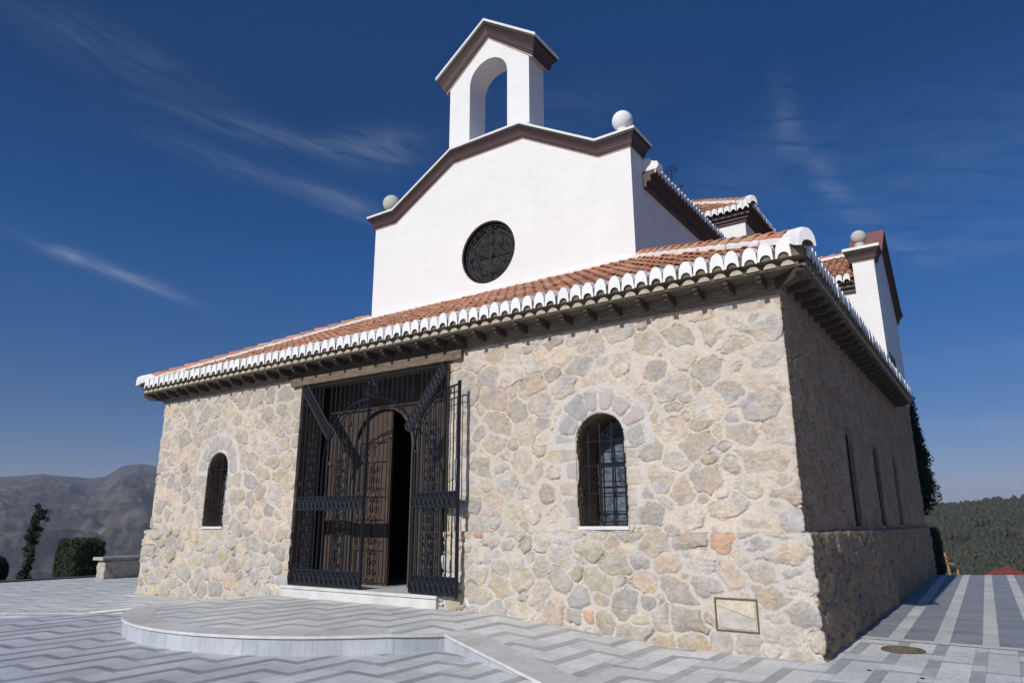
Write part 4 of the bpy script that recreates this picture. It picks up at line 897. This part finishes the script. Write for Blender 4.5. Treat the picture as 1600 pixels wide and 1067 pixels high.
nB=N(t,'ShaderNodeTexNoise',inp={'Scale':.03,'Detail':12,'Roughness':.82}); L(t,tc.outputs['Object'],nB.inputs['Vector'])
mr=N(t,'ShaderNodeMapRange',inp={1:.40,2:.60,3:.35,4:1.5}); L(t,nB.outputs[0],mr.inputs[0]); v=N(t,'ShaderNodeVectorMath',operation='SCALE'); L(t,cr_.outputs[0],v.inputs[0]); L(t,mr.outputs[0],v.inputs['Scale']); L(t,v.outputs[0],b.inputs['Base Color'])
bp=N(t,'ShaderNodeBump',inp={'Strength':.6,'Distance':10}); L(t,nB.outputs[0],bp.inputs['Height']); L(t,bp.outputs[0],b.inputs['Normal'])
to=obj('terrain',me,mt); tag(to,kind='structure')
# wooded hill: one mass of crowns
def ico():
    bm=bmesh.new(); bmesh.ops.create_icosphere(bm,subdivisions=2,radius=1); V=np.array([v.co[:] for v in bm.verts]); F=np.array([[v.index for v in f.verts] for f in bm.faces]); bm.free(); return V,F
IV,IF=ico(); g=np.random.default_rng(4)
n=15500; a=np.concatenate([g.uniform(84,97.5,9500),g.uniform(64,84,3500),g.uniform(97.5,109,2500)]); rr=130+560*g.random(n)**.75; dens=fbm(rr*np.cos(np.radians(a))/13,rr/17,3,3); keepm=dens>.37; a=a[keepm]; rr=rr[keepm]; n=len(a)
x,y,z=terrain(a,rr); x=x+8; y=y+5; Vs=[];Fs=[]
for i in range(n):
    s=g.uniform(.9,1.9)*(1 if rr[i]>250 else .75)*(1 if 84<a[i]<97.5 else 1.6); q=IV*np.array((s,s,s*g.uniform(1.0,1.9)))*(1+g.uniform(-.42,.36,(len(IV),1)))
    Vs.append(q+np.array((x[i],y[i],z[i]+s*1.0))); Fs.append(IF+i*len(IV))
me=tri_mesh('pine_forest',np.concatenate(Vs),np.concatenate(Fs)); o=obj('pine_forest',me,mat('pine_crowns',(.038,.042,.028),.95,1.1,.4,0,col2=(.062,.064,.045),spec=.1)); tag(o,'dark green pine wood covering the far hillside','forest',kind='stuff')

# ------------------------------------------------------------------ plants
def leaves(pts,size,g,flat=.0,up=.3):
    """pts (n,3) -> small bent leaf clusters (2 triangles each)"""
    n=len(pts); d=g.normal(size=(n,3)); d[:,2]+=up; d/=np.linalg.norm(d,axis=1)[:,None]; e=np.cross(d,g.normal(size=(n,3))); e/=np.linalg.norm(e,axis=1)[:,None]
    s=(size*g.uniform(.6,1.4,n))[:,None]
    V=np.stack([pts-e*s*.5,pts+d*s*.2+e*s*.0-np.cross(d,e)*s*.25,pts+d*s*1.2,pts+e*s*.5],1).reshape(-1,3); F=np.arange(n*4).reshape(n,4); return V,F
def plant(name,label,cat,loc,pts,size,m,trunk=None,sd=1,group=None,up=.3):
    g=np.random.default_rng(sd); t=thing(name,label,cat,loc,group); V,F=leaves(np.asarray(pts),size,g,up=up); me=tri_mesh('crown',V,F); obj('crown',me,m,t)
    if trunk: mb=MB(); [mb.tube(p,r_,7) for p,r_ in trunk]; mb.build('trunk',M['bark'],t)
    return t
g=np.random.default_rng(9)
def blob(c,r_,n,g,hollow=.5): 
    d=g.normal(size=(n,3)); d/=np.linalg.norm(d,axis=1)[:,None]; q=(hollow+(1-hollow)*g.random(n)**.5)[:,None]; return np.array(c)+d*q*np.array(r_)
# clipped hedge bush left of the bench
def hedge(w,d,h,n,g):
    p=g.uniform(-1,1,(n,3)); k=g.integers(0,5,n); s=np.sign(g.random(n)-.5)
    ax=np.where(k<2,0,np.where(k<4,1,2)); dep=1-.22*g.random(n)**2
    for i in range(3): p[:,i]=np.where(ax==i,np.where(i==2,1,s)*dep,p[:,i])
    # superellipse rounding
    q=(np.abs(p)**5).sum(1)**(1/5.); p=p/np.maximum(q,1)[:,None]
    wob=1+.16*(fbm(p[:,0]*3+p[:,1]*2+9,p[:,2]*3+5,3,3)-.5)[:,None]*2+.05*g.normal(size=n)[:,None]
    p=p*wob; return p*np.array((w/2,d/2,h/2))+np.array((0,0,h/2))
def inner(o_parent,w,d,h,m): 
    bm=bmesh.new(); bmesh.ops.create_icosphere(bm,subdivisions=3,radius=1)
    for v in bm.verts:
        q=(abs(v.co.x)**4+abs(v.co.y)**4+abs(v.co.z)**4)**.25; v.co/=q; v.co=Vector((v.co.x*w/2*.86,v.co.y*d/2*.86,h/2+v.co.z*h/2*.88))
    me=bpy.data.meshes.new('branches'); bm.to_mesh(me); bm.free(); obj('branches',me,m,o_parent)
hb=plant('hedge_bush','square clipped green bush beside the stone bench at the terrace edge','bush',(-6.98,1.85,-.15),hedge(1.15,.95,1.25,16000,g),.045,M['leaf'],sd=2); inner(hb,1.15,.95,1.25,M['leafdark'])
hb=plant('hedge_bush','dark bush cut off by the left edge of the picture','bush',(-8.75,.1,-.3),blob((0,0,.45),(.5,.5,.55),8000,g,.7),.045,M['leafdark'],sd=3); inner(hb,.85,.85,.95,M['leafdark'])
hb=plant('hedge_bush','dark clipped hedge behind the far corner of the church side wall','bush',(14.25,19.3,-.5),hedge(1.35,1.6,1.85,12000,g),.05,M['leafdark'],sd=4); inner(hb,1.35,1.6,1.85,M['leafdark'])
# wind-bent young conifer
pts=[];tk=[];H=2.85
stem=[Vector((.035*math.sin(z*1.4)+.05*(z/H)**2,0,z)) for z in np.linspace(0,H,16)]
for i in range(46):
    f_=.20+.80*(i/45.); k=int(f_*15); c=stem[min(15,k)]; ang=g.uniform(0,6.28); ln=g.uniform(.08,.26)*(1.05 if f_>.7 else .9)*(0.35 if .35<f_<.42 else 1)
    if f_>.8: ang=g.normal(.0,.7); ln*=1.35
    e_=c+Vector((math.cos(ang)*ln,math.sin(ang)*ln,ln*g.uniform(.05,.5))); tk.append(([c,c.lerp(e_,.6)+Vector((0,0,-.01)),e_],[.010,.006,.003]))
    for q in range(90):
        t_=g.random()**.7; b_=c.lerp(e_,t_); pts.append((b_.x+g.normal(0,.045),b_.y+g.normal(0,.045),b_.z+g.normal(0,.05)))
tk.append((stem,[.045-.036*i/15 for i in range(16)])); tk.append(([(-.12,.02,0),(-.10,0,1.0)],.015))
plant('young_conifer','thin wind bent conifer standing before the grey mountains','tree',(-9.45,1.4,-.75),pts,.06,M['leafdark'],tk,5)
# tall cypress behind the church corner
pts=[]
for i in range(260):
    z_=g.uniform(2.75,6.75); w_=.62*min(1,(z_-2.45)/.75)*(1-(z_-3.2)/4.6 if z_>3.2 else 1)+.06; a_=g.uniform(0,6.28); q=math.sqrt(g.random())*w_
    pts.append(blob((q*math.cos(a_),q*math.sin(a_),z_),(.24,.24,.34),110,g,.3))
pts=np.concatenate(pts)
tc_=[([(0,0,0),(0,0,3),(0,0,6.3)],[.11,.08,.02])]
for i in range(60):
    z_=g.uniform(2.4,5.6); a_=g.uniform(0,6.28); tc_.append(([(0,0,z_),(math.cos(a_)*.3,math.sin(a_)*.3,z_+.5)],[.02,.006]))
plant('cypress','tall dark cypress rising behind the far corner of the church','tree',(14.30,20.2,-.7),pts,.09,M['leafdark'],tc_,6)
# stone bench on the left terrace
bn=thing('stone_bench','low stone bench with a flat slab seat at the left terrace edge','bench',(-5.40,1.75,0))
mb=MB(); 
def rough_box(x0,y0,z0,x1,y1,z1,sd,amp=.02,n=10):
    bm=bmesh.new(); bmesh.ops.create_cube(bm,size=1); bmesh.ops.subdivide_edges(bm,edges=bm.edges,cuts=n,use_grid_fill=True); g=np.random.default_rng(sd)
    for v in bm.verts:
        p=Vector((x0+(v.co.x+.5)*(x1-x0),y0+(v.co.y+.5)*(y1-y0),z0+(v.co.z+.5)*(z1-z0))); k=float(fbm(np.array([p.x*7+p.y*3.1]),np.array([p.z*7+p.y*5.3]),sd,3)[0])-.5
        v.co=p+v.co.normalized()*amp*k*2
    me=bpy.data.meshes.new('m'); bm.to_mesh(me); bm.free(); return me
obj('support',rough_box(-.16,.05,-.02,.2,2.6,.50,3,.05,14),M['benchst'],bn,True)
obj('support',rough_box(-.2,-.02,-.02,.24,.30,.505,5,.05,8),M['benchst'],bn,True)
me=rough_box(-.28,-.13,.53,.31,2.7,.615,4,.008,6); o=obj('seat_slab',me,M['benchst'],bn)
# wooden stakes and house roof beyond the terrace
for i,(x,y,h_,tl,lab) in enumerate(((14.36,33,4.5,.22,'taller raw wood pole leaning beside the dark hedge'),(14.52,33.2,3.7,-.05,'shorter raw wood pole next to the leaning one'))):
    mb=MB(); mb.tube([(0,0,-.6),(-.02,0,h_*.5),(-tl,0,h_-.1),(-tl-.01,0,h_)],[.055,.055,.05,.03],10)
    if i==0: mb.tube([(-.12,0,h_-.5),(.12,0,h_-.56)],.03,6)
    o=mb.build('wooden_pole',M['stake'],None,smooth=False); o.location=(x,y,-4.4); tag(o,lab,'pole','wooden poles below the terrace end')
hx,hy,hz=16.5,52.0,-2.37
hs_=thing('house','house far below the terrace showing only its red hipped roof','house',(hx,hy,hz-4))
mb=MB(); mb.box(-4,-3,0,4,3,3.1); mb.build('wall',M['housewall'],hs_)
mb=MB(); mb.add([(-4.5,-3.5,3.0),(4.5,-3.5,3.0),(4.5,3.5,3.0),(-4.5,3.5,3.0),(-.15,0,4.95),(.15,0,4.95)],[(0,1,5,4),(1,2,5),(2,3,4,5),(3,0,4),(3,2,1,0)])
mb.build('roof',M['redroof'],hs_)
for x in (-3,-.4,2.1): mb=MB(); mb.box(x,-3.02,1.2,x+.9,-2.98,2.3); mb.build('window',M['dark'],hs_)

# ------------------------------------------------------------------ haze
mb=MB(); mb.box(-14000,-14000,-620,14000,14000,330); hz_=mb.build('haze',[],None) if False else None
me=bpy.data.meshes.new('haze'); me.from_pydata(mb.v,[],mb.f); me.update(); hm=bpy.data.materials.new('haze_air'); hm.use_nodes=True; t=hm.node_tree; t.nodes.clear()
pv_=N(t,'ShaderNodeVolumePrincipled'); pv_.inputs['Color'].default_value=(.72,.80,1.0,1); pv_.inputs['Density'].default_value=.00013; pv_.inputs['Anisotropy'].default_value=.0
oo=N(t,'ShaderNodeOutputMaterial'); L(t,pv_.outputs[0],oo.inputs['Volume']); o=obj('haze',me,hm); tag(o,kind='stuff')
